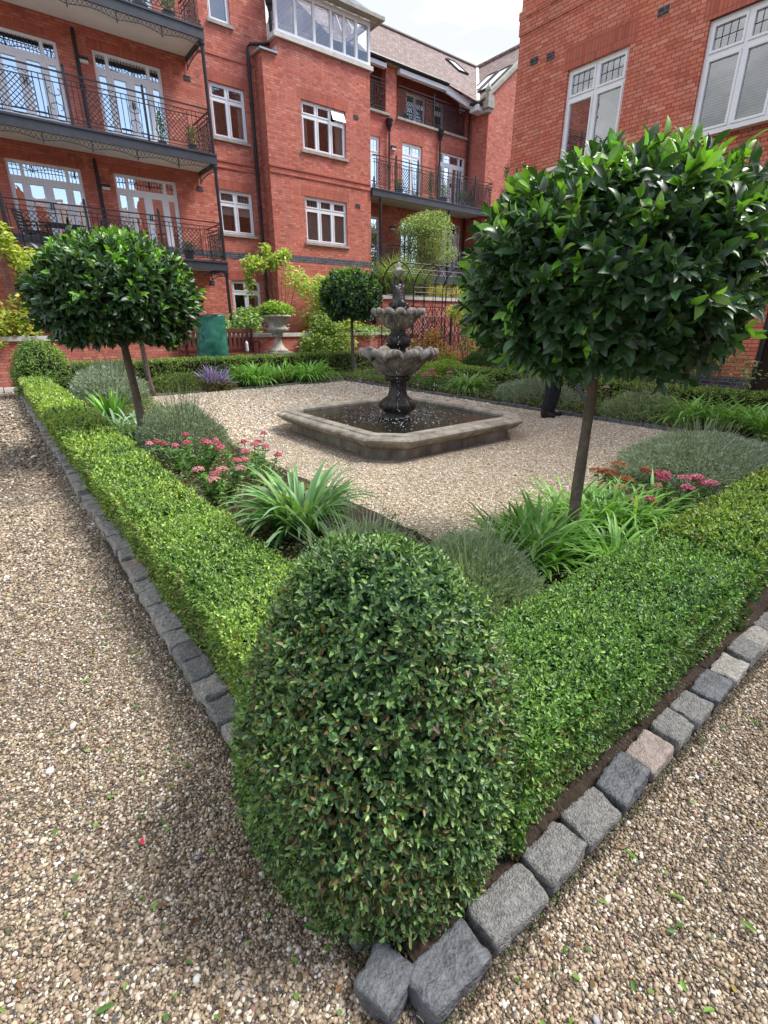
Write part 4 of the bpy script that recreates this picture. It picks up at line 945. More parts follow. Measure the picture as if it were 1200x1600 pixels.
# carved finial: kneeling child figure holding up a small shell, one continuous stone surface
def skin(name, verts, edges, radii, mat, parent, sub=1, loc=None):
    me = bpy.data.meshes.new(name); off = Vector((0, 0, 0))
    me.from_pydata([tuple(Vector(v) - off) for v in verts], edges, []); o = bpy.data.objects.new(name, me); COL.objects.link(o)
    sm = o.modifiers.new('Skin', 'SKIN'); sm.use_smooth_shade = True
    for i_, r_ in enumerate(radii):
        sv = me.skin_vertices[0].data if me.skin_vertices else None
        if sv: sv[i_].radius = (r_, r_) if not isinstance(r_, tuple) else r_
    if me.skin_vertices: me.skin_vertices[0].data[0].use_root = True
    ss = o.modifiers.new('Subd', 'SUBSURF'); ss.levels = sub; ss.render_levels = sub
    dg = bpy.context.evaluated_depsgraph_get(); ev = o.evaluated_get(dg); nm = bpy.data.meshes.new_from_object(ev)
    o.modifiers.clear(); o.data = nm; nm.name = name; nm.materials.clear(); nm.materials.append(mat)
    nm.polygons.foreach_set('use_smooth', [True] * len(nm.polygons))
    if parent is not None: o.parent = parent
    return o
b = MB(); b.lathe([(.13, 1.72), (.15, 1.8), (.12, 1.86), (.14, 1.92), (.10, 1.97), (.06, 2.0)], 30, (fx, fy, 0), lambda i, t, r: (r * (1 + .12 * math.sin(5 * t + i)), 0))
for k in range(9): a = k * .7; b.ball((fx + .11 * math.cos(a), fy + .11 * math.sin(a), 1.8 + .045 * (k % 3)), .05, 7)
fin = b.build('finial_base', M['fdark'], fo, smooth=True)
z = 1.95
skin('finial_figure', [(0, 0, z), (0, 0, z + .07), (.0, 0, z + .15), (.0, 0, z + .20), (.01, 0, z + .245), (.07, .0, z + .17), (.10, .02, z + .23), (.04, .03, z + .32), (-.07, 0, z + .17), (-.10, .02, z + .24), (-.04, .03, z + .33), (.06, -.05, z - .02), (.09, -.08, z - .1), (-.06, -.05, z - .02), (-.08, -.08, z - .1)],
     [(0, 1), (1, 2), (2, 3), (3, 4), (2, 5), (5, 6), (6, 7), (2, 8), (8, 9), (9, 10), (0, 11), (11, 12), (0, 13), (13, 14)], [.095, .088, .085, .045, .065, .045, .034, .028, .045, .034, .028, .06, .045, .06, .045], M['fdark'], fo)
b = MB(); b.lathe([(.02, 2.27), (.05, 2.30), (.09, 2.35), (.10, 2.37), (.06, 2.36), (.02, 2.42), (.035, 2.455), (.005, 2.475)], 28, (fx, fy, 0), lambda i, t, r: (r * (1 + (.15 if 1 < i < 5 else 0) * math.cos(7 * t)), 0)); b.build('finial_shell', M['fpale'], fo, smooth=True)
# falling drops
n = 420; a = rng.integers(0, 14, n) * 2 * np.pi / 14 + rng.normal(0, .02, n); lo = rng.uniform(0, 1, n) < .55
zz = np.where(lo, rng.uniform(.25, 1.18, n), rng.uniform(1.3, 1.8, n)); rr = np.where(lo, .60, .41) + rng.normal(0, .012, n)
c = np.stack([fx + rr * np.cos(a), fy + rr * np.sin(a), zz], 1); V, F, C = blobs(c, np.tile([[.0025, .0025, .008]], (n, 1)) * rng.uniform(.6, 1.5, (n, 1)), vary((.8, .84, .88), n, .1, .02)); tag(npmesh('water_drops', V, F, M['pebble'], fo, C, smooth=True), kind='stuff')

# ------------------------------------------------------------------ clipped box
YOUNG, MID, DARK, BROWN, OLIVE = (.30, .42, .08), (.13, .26, .05), (.035, .10, .028), (.16, .10, .05), (.13, .16, .04)
def sprigs(P, N, Lf, k, colf, Wf=.52, stemlen=2.0, mat=None):
    n = len(P); ax = unit(N + rng.normal(0, .42, (n, 3)) + np.array([0, 0, .35])); Lf = np.broadcast_to(Lf, (n,))
    rad0 = unit(np.cross(ax, rdir(n))); rad1 = np.cross(ax, rad0); parts = []
    tone = rng.uniform(.75, 1.25, (n, 1))
    for j in range(k):
        t = (j // 2) / max(1, (k - 1) // 2); rd = (rad0 if (j // 2) % 2 == 0 else rad1) * (1 if j % 2 == 0 else -1)
        last = j >= k - 2
        d = unit(rd * (.55 if last else .95) + ax * (.8 if last else .45) + rng.normal(0, .16, (n, 3)))
        b = P + ax * ((t - .65) * stemlen * Lf)[:, None] + rng.normal(0, .12, (n, 3)) * Lf[:, None]
        c = colf(P, N, n, last) * tone
        s = rng.uniform(.7, 1.15, n) * (.75 if last else 1)
        parts.append(leaves(b, d, ax + rng.normal(0, .2, (n, 3)), Lf * s, Lf * s * Wf, c, 'oval'))
    return merge(parts)
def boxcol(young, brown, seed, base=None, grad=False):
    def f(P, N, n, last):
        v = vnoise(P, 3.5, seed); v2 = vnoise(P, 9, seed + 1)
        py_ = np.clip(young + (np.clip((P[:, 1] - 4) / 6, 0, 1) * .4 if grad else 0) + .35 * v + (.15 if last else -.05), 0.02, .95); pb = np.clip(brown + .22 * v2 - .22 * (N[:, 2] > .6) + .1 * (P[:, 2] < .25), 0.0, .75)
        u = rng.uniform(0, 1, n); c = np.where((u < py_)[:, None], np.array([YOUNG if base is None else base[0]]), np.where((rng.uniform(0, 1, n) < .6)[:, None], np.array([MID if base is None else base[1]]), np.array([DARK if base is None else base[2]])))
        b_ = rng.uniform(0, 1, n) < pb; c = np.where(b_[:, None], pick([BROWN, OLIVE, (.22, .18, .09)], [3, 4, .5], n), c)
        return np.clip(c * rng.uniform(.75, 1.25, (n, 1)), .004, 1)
    return f
def cam_lod(P, near=2.3): return np.clip(np.hypot(np.hypot(P[:, 0], P[:, 1]), 1.2) / near, 1, 3.6)
def hedge(name, label, axis, a0, a1, b0, b1, ht, dens, colf, slope=0.0, k=8, lf=.0155, group=None, basez=.04, faces=('top', 'lo', 'hi', 'e0', 'e1')):
    """axis 0: runs along x from a0 to a1, section b0..b1 in y; axis 1: runs along y"""
    W, H_, Ln = b1 - b0, ht - basez, a1 - a0
    sides = []
    if 'top' in faces: sides.append(('top', W * Ln))
    if 'lo' in faces: sides.append(('lo', H_ * Ln))
    if 'hi' in faces: sides.append(('hi', H_ * Ln * .7))
    if 'e0' in faces: sides.append(('e0', H_ * W))
    if 'e1' in faces: sides.append(('e1', H_ * W))
    Ps, Ns = [], []
    for s, area in sides:
        n = int(area * dens); u = rng.uniform(0, 1, n); v = rng.uniform(0, 1, n)
        if s == 'top': A = a0 + u * Ln; B = b0 + v * W; Z = np.full(n, ht); nn = (0, 0, 1)
        elif s in ('lo', 'hi'):
            A = a0 + u * Ln; z = v ** .8; Z = basez + z * H_; sh = slope * (1 - z) * .5
            B = (b0 + sh) if s == 'lo' else (b1 - sh); nn = (0, -1, .15) if s == 'lo' else (0, 1, .15)
        else: A = np.full(n, a0 if s == 'e0' else a1); B = b0 + u * W; Z = basez + v * H_; nn = (-1, 0, .15) if s == 'e0' else (1, 0, .15)
        p = np.stack([A, np.broadcast_to(B, A.shape), Z], 1); q = np.tile(np.array([nn], float), (n, 1))
        if axis == 1: p = p[:, [1, 0, 2]]; q = q[:, [1, 0, 2]]
        Ps.append(p); Ns.append(q)
    P = np.concatenate(Ps); N = np.concatenate(Ns)
    # round the long top edges
    ai = 1 - axis; e0 = P[:, ai] - b0; e1 = b1 - P[:, ai]; ed = np.minimum(e0, e1); P[:, 2] -= np.where(P[:, 2] > ht - .001, .035 * np.clip(1 - ed / .07, 0, 1) ** 2, 0)
    lod = cam_lod(P); kp = rng.uniform(0, 1, len(P)) < 1 / lod ** 2; P, N, lod = P[kp], N[kp], lod[kp]
    P = P + unit(N) * (.022 * vnoise(P, 5, 21) + .013 * vnoise(P, 15, 22) - np.abs(rng.normal(0, .014, len(P))))[:, None]
    hole = vnoise(P, 22, 5) > 1.15; P, N, lod = P[~hole], N[~hole], lod[~hole]
    V, F, C = sprigs(P, N, lf * lod ** .85, k, colf)
    o = npmesh(name, V, F, M['leaf_box'], None, C); tag(o, label, 'hedge', group)
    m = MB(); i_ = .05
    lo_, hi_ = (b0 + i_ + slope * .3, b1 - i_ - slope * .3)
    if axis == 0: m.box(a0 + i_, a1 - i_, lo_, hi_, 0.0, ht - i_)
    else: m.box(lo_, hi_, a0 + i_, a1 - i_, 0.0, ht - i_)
    m.build('shaded_twig_core', M['twig_shade'], o)
    return o
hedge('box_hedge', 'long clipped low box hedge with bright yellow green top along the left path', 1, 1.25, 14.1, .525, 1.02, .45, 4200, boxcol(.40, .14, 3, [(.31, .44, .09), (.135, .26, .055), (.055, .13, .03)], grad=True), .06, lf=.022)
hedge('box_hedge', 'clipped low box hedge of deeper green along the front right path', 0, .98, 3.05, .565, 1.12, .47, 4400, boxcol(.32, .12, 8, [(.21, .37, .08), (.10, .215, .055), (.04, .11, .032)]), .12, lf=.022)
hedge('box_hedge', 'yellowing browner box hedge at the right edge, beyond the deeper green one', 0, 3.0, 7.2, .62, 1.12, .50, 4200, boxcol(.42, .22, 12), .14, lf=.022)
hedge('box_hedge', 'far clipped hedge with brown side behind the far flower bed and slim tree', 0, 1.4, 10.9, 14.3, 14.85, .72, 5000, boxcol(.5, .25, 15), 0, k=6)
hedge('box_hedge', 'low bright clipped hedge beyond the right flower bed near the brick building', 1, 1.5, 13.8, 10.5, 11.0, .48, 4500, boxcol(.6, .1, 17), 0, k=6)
def dome(label, cx, cy, r, ht, dens, colf, pw=2.6, k=8, lf=.0165, basek=.86):
    n = int(dens * (2 * math.pi * r * ht + math.pi * r * r)); u = rng.uniform(0, 1, n); az = rng.uniform(0, 2 * math.pi, n)
    # profile: superellipse shoulder above, slight taper to the foot
    pz = [0, .12, .3, .5, .65, .78, .88, .95, .985, 1.0]; pr_ = [basek, .96, 1.0, .955, .87, .73, .56, .37, .19, 0]
    seg = np.hypot(np.diff(pz) * ht, np.diff(pr_) * r); wgt = seg * (np.array(pr_[:-1]) + np.array(pr_[1:])) / 2; si = rng.choice(len(seg), n, p=wgt / wgt.sum())
    PZ = np.array(pz); PR = np.array(pr_); z = PZ[si] + (PZ[si + 1] - PZ[si]) * u; rr = PR[si] + (PR[si + 1] - PR[si]) * u
    nr = (PZ[si + 1] - PZ[si]) * ht; nz_ = -(PR[si + 1] - PR[si]) * r; N = np.stack([np.cos(az) * nr, np.sin(az) * nr, nz_], 1)
    P = np.stack([cx + r * rr * np.cos(az), cy + r * rr * np.sin(az), z * ht], 1); N = unit(N)
    lod = cam_lod(P); kp = rng.uniform(0, 1, n) < 1 / lod ** 2; P, N, lod = P[kp], N[kp], lod[kp]
    P = P + N * (.03 * vnoise(P, 4.5, 31) + .018 * vnoise(P, 13, 32) - np.abs(rng.normal(0, .034, len(P))))[:, None]; hole = vnoise(P, 16, 6) > 1.05; P, N, lod = P[~hole], N[~hole], lod[~hole]
    V, F, C = sprigs(P, N, lf * lod ** .85, k, colf, .5, 2.3)
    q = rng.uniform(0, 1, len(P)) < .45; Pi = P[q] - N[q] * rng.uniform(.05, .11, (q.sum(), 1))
    V, F, C = merge([(V, F, C), sprigs(Pi, N[q], lf * lod[q] ** .85, 6, boxcol(.02, .3, 41, [(.10, .2, .06), (.06, .13, .045), (.03, .07, .026)]), .5, 2.3)])  # inner leaves coloured darker to give the shade between sprigs
    root = thing('box_shrub', label, 'shrub', (cx, cy, 0)); npmesh('foliage', V, F, M['leaf_box'], root, C)
    m = MB(); m.lathe([(r * basek * .7, 0), (r * .72, ht * .4), (r * .66, ht * .6), (r * .48, ht * .75), (r * .25, ht * .85), (.03, ht * .87)], 20, (cx, cy, 0)); m.build('shaded_twig_core', M['twig_shade'], root, smooth=True)
    return root
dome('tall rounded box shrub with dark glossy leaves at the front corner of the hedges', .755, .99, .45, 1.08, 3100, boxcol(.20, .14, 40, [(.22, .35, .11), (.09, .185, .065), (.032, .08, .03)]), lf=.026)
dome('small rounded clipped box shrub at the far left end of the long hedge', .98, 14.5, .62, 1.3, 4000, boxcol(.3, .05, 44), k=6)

# ------------------------------------------------------------------ bay trees
def bay_tree(label, x, y, lean, zc, rx, rz, nshoot, leafL, r_tr=.042, name='bay_tree', seed=1, extra=()):
    root = thing(name, label, 'tree', (x, y, 0)); cx, cy = x + lean[0], y + lean[1]
    m = MB(); pts = []; rr = []
    for k in range(9):
        t = k / 8; pts.append((x + lean[0] * t + .012 * math.sin(t * 7 + seed), y + lean[1] * t + .01 * math.cos(t * 5 + seed), -.02 + (zc - rz * .55 + .02) * t)); rr.append(r_tr * (1.25 - .45 * t) * (1 + .06 * math.sin(k * 2.3)))
    m.tube(pts, rr, 12); m.build('trunk', M['bark'], root, smooth=True)
    n = nshoot; dirs = rdir(n * 2); dirs = dirs[dirs[:, 2] > -.82][:n]; n = len(dirs)
    bump = 1 + .07 * vnoise(dirs, 3.2, seed) + .05 * vnoise(dirs, 7, seed + 2)
    rad = rng.uniform(.78, 1.05, n) * bump; inner = rng.uniform(0, 1, n) < .34; rad[inner] *= rng.uniform(.55, .9, inner.sum())
    C0 = np.array([cx, cy, zc]); S_ = np.array([rx, rx, rz]); P = C0 + dirs * S_ * rad[:, None]
    P[:, 2] = np.maximum(P[:, 2], zc - rz * .80 + rng.normal(0, .05, n))
    ax = unit(dirs * np.array([1, 1, .8]) + np.array([0, 0, .45]) + rng.normal(0, .28, (n, 3)))
    low = dirs[:, 2] < -.35; ax[low] = unit(ax[low] * np.array([1, 1, .3]) + np.array([0, 0, -.35]))
    if extra:
        ex = np.array([e_[0] for e_ in extra], float); P = np.concatenate([P, ex]); ax = np.concatenate([ax, unit(np.array([e_[1] for e_ in extra], float))]); inner = np.concatenate([inner, np.zeros(len(ex), bool)]); dirs = np.concatenate([dirs, unit(ex - C0)]); n += len(ex)
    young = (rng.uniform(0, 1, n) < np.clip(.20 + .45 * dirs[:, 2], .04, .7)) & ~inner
    r0 = unit(np.cross(ax, rdir(n))); r1 = np.cross(ax, r0); parts = []
    K = 9
    for j in range(K):
        a = j * 2.4 + rng.normal(0, .25, n); rd = r0 * np.cos(a)[:, None] + r1 * np.sin(a)[:, None]; t = j / (K - 1)
        sp = (1.0 - .62 * t); d = unit(rd * sp + ax * (.35 + .8 * t) + rng.normal(0, .12, (n, 3)) - np.array([0, 0, .12]))
        Ln = leafL * rng.uniform(.7, 1.2, n) * (1.05 - .35 * t) ; b = P + ax * ((t - .6) * leafL * 1.25)
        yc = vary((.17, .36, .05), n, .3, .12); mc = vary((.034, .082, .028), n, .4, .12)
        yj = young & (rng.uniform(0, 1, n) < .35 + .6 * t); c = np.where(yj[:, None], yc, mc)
        parts.append(leaves(b, d, ax + rng.normal(0, .18, (n, 3)), Ln, Ln * rng.uniform(.36, .50, n), c, 'long', rng.uniform(.0, .22, n)))
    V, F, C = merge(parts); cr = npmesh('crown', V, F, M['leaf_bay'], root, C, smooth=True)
    m = MB(); rs = random.Random(seed); top = Vector(pts[-1])
    for k in range(26):
        j = rs.randrange(n); tip = Vector(P[j]); mid = top.lerp(tip, .5) + Vector((rs.uniform(-.06, .06), rs.uniform(-.06, .06), rs.uniform(-.05, .12)))
        m.tube([top - Vector((0, 0, .05)), mid, tip], [r_tr * .45, r_tr * .25, .004], 6)
    for e_ in extra: m.tube([Vector(e_[0]) - Vector(e_[1]) * .35, Vector(e_[0])], [.006, .003], 5)
    m.build('limbs', M['bark'], cr)
    return root
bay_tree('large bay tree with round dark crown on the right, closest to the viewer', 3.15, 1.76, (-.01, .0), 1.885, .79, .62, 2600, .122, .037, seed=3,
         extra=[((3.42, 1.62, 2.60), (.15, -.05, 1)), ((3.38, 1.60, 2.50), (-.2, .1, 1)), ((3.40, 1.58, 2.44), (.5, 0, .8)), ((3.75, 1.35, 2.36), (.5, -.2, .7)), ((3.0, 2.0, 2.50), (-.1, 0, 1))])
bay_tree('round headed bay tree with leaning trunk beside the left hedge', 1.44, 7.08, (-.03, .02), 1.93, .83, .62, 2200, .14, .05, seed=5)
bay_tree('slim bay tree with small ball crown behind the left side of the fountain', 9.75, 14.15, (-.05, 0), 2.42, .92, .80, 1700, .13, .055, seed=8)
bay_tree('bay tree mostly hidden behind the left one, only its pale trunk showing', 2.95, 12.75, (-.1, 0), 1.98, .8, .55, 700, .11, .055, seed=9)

# ------------------------------------------------------------------ herbaceous plants
def strap_plant(label, x, y, n, Lmin, Lmax, W, cols, spread=.12, el=(.9, 1.45), droop=(1.0, 2.3), group=None, name='strap_leaf_plant', K=7, mat='leaf_strap', nclump=1, sc=.2, z=.03):
    off = rng.normal(0, 1, (nclump, 2)) * sc if nclump > 1 else np.zeros((1, 2)); ci = rng.integers(0, nclump, n)
    a = rng.uniform(0, 6.283, n); r_ = spread * np.sqrt(rng.uniform(0, 1, n)); base = np.stack([x + off[ci, 0] + r_ * np.cos(a), y + off[ci, 1] + r_ * np.sin(a), np.full(n, z)], 1)
    az = a + rng.normal(0, .5, n); Ln = rng.uniform(Lmin, Lmax, n); c = pick(cols, [1] * len(cols), n) * rng.uniform(.75, 1.25, (n, 1))
    V, F, C = ribbons(base, az, rng.uniform(*el, n), rng.uniform(*droop, n), Ln, W * rng.uniform(.7, 1.2, n), c, K)
    return tag(npmesh(name, V, F, M[mat], None, C, smooth=True), label, 'plant', group)
GL = [(.13, .28, .10), (.24, .38, .21), (.10, .24, .06), (.17, .33, .09)]
BR = [(.21, .43, .08), (.15, .35, .06), (.28, .50, .14), (.12, .28, .05)]
strap_plant('big clump of wide blue green strap leaves behind the left hedge, near the front', 1.75, 3.35, 210, .42, .76, .036, GL, .19, (.8, 1.45), (.9, 2.6))
strap_plant('bright green strap leaf clump around the foot of the large bay tree', 2.70, 1.80, 330, .35, .62, .026, BR, .12, (.7, 1.45), (.9, 2.2), nclump=3, sc=.14)
strap_plant('wide arching strap leaf clump right of the large bay tree trunk', 3.75, 1.72, 420, .38, .62, .022, BR, .14, (.6, 1.4), (1.0, 2.4), nclump=5, sc=.22)
strap_plant('arching strap leaf clump at the near right of the large bay tree trunk', 3.15, 1.45, 200, .3, .5, .022, BR, .10, (.7, 1.4), (.9, 2.2), nclump=2, sc=.12)
strap_plant('upright lime green strap leaves beside the left hedge before the lavender', 1.42, 8.9, 40, .5, .8, .045, BR, .1, (1.2, 1.55), (.2, 1.0))
strap_plant('pale drooping strap leaf clump between the left hedge and left bay tree', 1.50, 8.2, 150, .35, .65, .035, [(.25, .38, .25), (.18, .34, .14), (.3, .42, .28)], .2, (.6, 1.4), (1.0, 2.4), nclump=3, sc=.18)
far_g = 'strap leaf clumps in the far flower bed'
strap_plant('left one of the two big arching strap leaf clumps in the far flower bed', 5.75, 13.3, 300, .55, .95, .04, BR, .25, (.7, 1.5), (1.2, 2.6), nclump=3, sc=.2)
strap_plant('right one of the two big arching strap leaf clumps in the far flower bed', 7.25, 13.3, 330, .55, .95, .04, BR, .25, (.7, 1.5), (1.2, 2.6), nclump=3, sc=.25)
strap_plant('drooping strap leaf clump behind the pool on the right, left of the person', 9.55, 8.6, 260, .5, .85, .03, [(.2, .36, .1), (.14, .32, .06), (.26, .42, .16)], .2, (.6, 1.4), (1.3, 2.6), nclump=3, sc=.2)
strap_plant('broad strap leaf clump in the right bed below the overhanging bay crown', 9.3, 2.95, 260, .45, .8, .032, BR, .2, (.7, 1.45), (1.0, 2.4), nclump=4, sc=.28)
strap_plant('strap leaf clump at the right edge in front of the brick building', 9.3, 2.3, 150, .45, .8, .032, BR, .2, (.7, 1.45), (1.0, 2.4), nclump=2, sc=.2)
strap_plant('upright green iris leaves below the orange flowers behind the fountain', 12.3, 12.3, 60, .5, .9, .045, BR, .25, (1.2, 1.5), (.1, .8))
SIL = [(.40, .47, .35), (.31, .39, .26), (.48, .53, .42), (.22, .30, .17)]
SIL2 = [(.38, .46, .34), (.28, .38, .25), (.44, .5, .40), (.22, .32, .17)]
LAV = [(.28, .36, .22), (.34, .42, .27), (.20, .28, .14), (.42, .46, .35)]
def mound(label, x, y, rx, ry, h_, n, cols, Lf, Wf, name='lavender', cat='shrub', mat='leaf_matte', stems=0, stemcol=(.2, .24, .14), up=.7, rot=0.0, clumps=.12, core=True):
    """dome of narrow leaves pointing outward and up, with thin stems"""
    d = rdir(n * 2); d = d[d[:, 2] > -.05][:n]; n = len(d); rr = rng.uniform(.62, 1.0, n) ** .7 * (1 + clumps * vnoise(d, 4, int(x * 10)) + .06 * vnoise(d, 11, int(y * 10)))
    q = d * np.array([rx, ry, h_]) * rr[:, None]; c_, s_ = math.cos(rot), math.sin(rot); q = np.stack([q[:, 0] * c_ - q[:, 1] * s_, q[:, 0] * s_ + q[:, 1] * c_, q[:, 2]], 1)
    P = q + np.array([x, y, .03]); ax = unit(unit(q * np.array([1, 1, 1.2])) + np.array([0, 0, up]) + rng.normal(0, .35, (n, 3)))
    parts = []
    for j in range(3):
        dd = unit(ax + rng.normal(0, .35, (n, 3))); parts.append(leaves(P + ax * (Lf * (.4 * j - .3)), dd, rdir(n), Lf * rng.uniform(.6, 1.3, n), Wf * rng.uniform(.7, 1.3, n), pick(cols, [1] * len(cols), n) * rng.uniform(.7, 1.3, (n, 1)), 'quad'))
    if stems:
        az = rng.uniform(0, 6.283, stems); r_ = .3 * rng.uniform(0, 1, stems); b = np.stack([x + rx * r_ * np.cos(az), y + ry * r_ * np.sin(az), np.full(stems, .03)], 1)
        parts.append(ribbons(b, az + rng.normal(0, .3, stems), rng.uniform(.7, 1.5, stems), rng.uniform(0, .6, stems), rng.uniform(.8, 1.25, stems) * h_ * 1.45, np.full(stems, Wf * .8), vary(stemcol, stems, .3, .1), 4))
    V, F, C = merge(parts); o = tag(npmesh(name, V, F, M[mat], None, C), label, cat)
    if not core: return o
    m = MB(); m.lathe([(max(rx, ry) * .5, 0), (max(rx, ry) * .5, h_ * .22), (max(rx, ry) * .35, h_ * .42), (.03, h_ * .5)], 14, (0, 0, 0)); m.v = [(x + vx * rx / max(rx, ry), y + vy * ry / max(rx, ry), vz) for vx, vy, vz in m.v]; m.build('shaded_twig_core', M['twig_shade'], o, smooth=True)
    return o
mound('grey green lavender mound at the foot of the left bay tree', 1.85, 6.75, .56, .80, .60, 12000, LAV, .045, .008, stems=260)
mound('grey lavender mound far along the left hedge behind the left bay tree', 2.0, 12.3, .75, 1.1, .75, 6500, SIL, .07, .014, stems=160)
mound('thin silvery lavender behind the rounded box shrub, left part', 1.60, 2.25, .46, .34, .40, 6500, SIL2, .045, .006, stems=130, core=False, mat='leaf_soft', stemcol=(.34, .43, .29))
mound('thin silvery lavender behind the rounded box shrub, right part by the strap leaves', 2.05, 1.75, .46, .42, .38, 7500, SIL2, .045, .006, stems=150, core=False, mat='leaf_soft', stemcol=(.36, .45, .30))
mound('wide silvery lavender mound at the right edge beyond the pink flowers', 6.2, 2.05, 1.25, .75, .42, 22000, SIL, .05, .008, stems=300)
mound('feathery grey green santolina mound right of the large trunk in the right bed', 9.25, 4.1, .62, .75, .45, 6500, [(.3, .38, .18), (.24, .33, .14), (.36, .42, .26)], .05, .011, name='santolina', stems=120)
mound('grey green lavender mound behind the person\'s legs', 9.45, 6.6, .6, 1.0, .48, 6500, LAV, .05, .011, stems=160)
mound('pale blue green low plant under the slim bay tree in the far bed', 10.2, 12.6, .5, .4, .45, 3000, SIL, .06, .015, name='silver_plant', cat='plant')
mound('low lime green shrub between the fountain and the orange flowers', 10.9, 11.0, .9, .8, .55, 4500, [(.3, .42, .06), (.22, .36, .05), (.36, .48, .1)], .05, .03, name='lime_shrub', mat='leaf_soft')
mound('tangled green ground plant in the left part of the far flower bed', 3.7, 13.2, .9, .5, .42, 4200, [(.12, .22, .06), (.16, .28, .08), (.2, .16, .07)], .05, .028, name='leafy_plant', cat='plant', mat='leaf_soft')
mound('red tinged low plant at the left end of the far flower bed', 4.6, 12.95, .5, .25, .22, 1600, [(.22, .09, .05), (.16, .2, .06), (.25, .3, .12)], .06, .035, name='leafy_plant', cat='plant', mat='leaf_soft')
mound('dark green leafy shrub right of the orange flowers', 12.6, 11.0, .8, .8, .8, 4200, [(.06, .13, .05), (.1, .18, .06)], .06, .03, name='leafy_shrub', mat='leaf_soft')
def sedum(label, x, y, h_, spread, heads, hcols, nleaf=260, lcol=((.15, .30, .09), (.2, .36, .13), (.11, .24, .07)), R_=.045):
    root = thing('sedum', label, 'flowers', (x, y, 0)); hp = []
    for k in range(heads):
        a = random.uniform(0, 6.28); r_ = spread * math.sqrt(random.uniform(.02, 1)); hp.append((x + r_ * math.cos(a), y + r_ * math.sin(a), h_ * random.uniform(.78, 1.1)))
    m = MB()
    for p in hp: m.tube([(x + (p[0] - x) * .3, y + (p[1] - y) * .3, .0), (x + (p[0] - x) * .7, y + (p[1] - y) * .7, p[2] * .5), p], [.006, .005, .004], 6)
    m.build('stems', noisy('sedum_stem', (.12, .2, .07), (.2, .26, .1), 8, .6, 0), root)
    n = nleaf; i_ = rng.integers(0, heads, n); t = rng.uniform(.15, .88, n); hpA = np.array(hp); c0 = np.array([x, y, 0])
    P = c0 + (hpA[i_] - c0) * np.stack([.3 + .7 * t, .3 + .7 * t, t], 1); d = rdir(n); d[:, 2] = np.abs(d[:, 2]) * .5 + .1
    V, F, C = leaves(P, d, np.tile([[0, 0, 1.]], (n, 1)) + rng.normal(0, .3, (n, 3)), rng.uniform(.05, .085, n), rng.uniform(.03, .045, n), pick(lcol, [1, 1, 1], n) * rng.uniform(.8, 1.2, (n, 1)), 'oval', .2)
    npmesh('leaves', V, F, M['leaf_strap'], root, C, smooth=True)
    for k, p in enumerate(hp):
        q = 150; a = rng.uniform(0, 6.283, q); R1 = R_ * random.uniform(.75, 1.35); r_ = R1 * np.sqrt(rng.uniform(0, 1, q)); lump = .006 * np.sin(a * 5 + k)
        c = np.stack([p[0] + r_ * np.cos(a), p[1] + r_ * np.sin(a), p[2] + .022 * (1 - (r_ / R1) ** 2) + lump + rng.normal(0, .004, q)], 1)
        base = random.choice(hcols); V, F, C = blobs(c, np.tile([[.0065, .0065, .005]], (q, 1)) * rng.uniform(.7, 1.3, (q, 1)), vary(base, q, .35, .12)); npmesh('flower_head', V, F, M['petal'], root, C)
    return root
PK = [(.52, .12, .16), (.62, .19, .24), (.42, .09, .1), (.6, .26, .26)]; RU = [(.40, .15, .06), (.48, .22, .10), (.33, .10, .05)]; HP = [(.60, .13, .19), (.64, .2, .27), (.5, .11, .15)]
sedum('deep pink sedum with broad green leaves behind the left hedge, nearest the lavender', 1.62, 5.6, .42, .40, 11, PK, 300)
sedum('rosy sedum flowers between the left hedge and the wide strap leaf clump', 1.45, 4.35, .40, .26, 7, [(.48, .17, .15), (.55, .28, .26), (.4, .12, .08)], 260)
sedum('dark red sedum heads just behind the wide blue green strap leaf clump', 2.05, 4.9, .44, .36, 9, PK, 160, R_=.04)
sedum('pale pink sedum head by itself beside the left lavender mound', 1.30, 6.15, .36, .05, 1, [(.7, .3, .35)], 12)
sedum('rust brown sedum heads behind the strap leaves right of the large trunk', 4.35, 2.05, .40, .22, 7, RU, 120, R_=.055)
sedum('bright pink sedum in front of the wide silvery lavender', 4.62, 1.62, .36, .26, 11, HP, 160, R_=.045)
sedum('salmon sedum heads below the rust brown ones by the right strap leaves', 4.1, 1.85, .33, .25, 6, [(.6, .3, .2), (.6, .2, .2)], 100)
sedum('pink and brown sedum in the bed right behind the fountain pool', 9.0, 9.5, .50, .5, 13, [(.6, .26, .2), (.66, .2, .26), (.5, .28, .18)], 400, R_=.085)
sedum('dusty pink sedum next to the drooping strap leaves, left of the person', 8.9, 10.4, .55, .4, 8, [(.62, .3, .3), (.55, .3, .22)], 250, R_=.09)
sedum('small brown pink sedum in the right bed under the crown, right of the person', 9.5, 5.4, .42, .35, 8, [(.5, .25, .2), (.62, .3, .3)], 220, R_=.07)
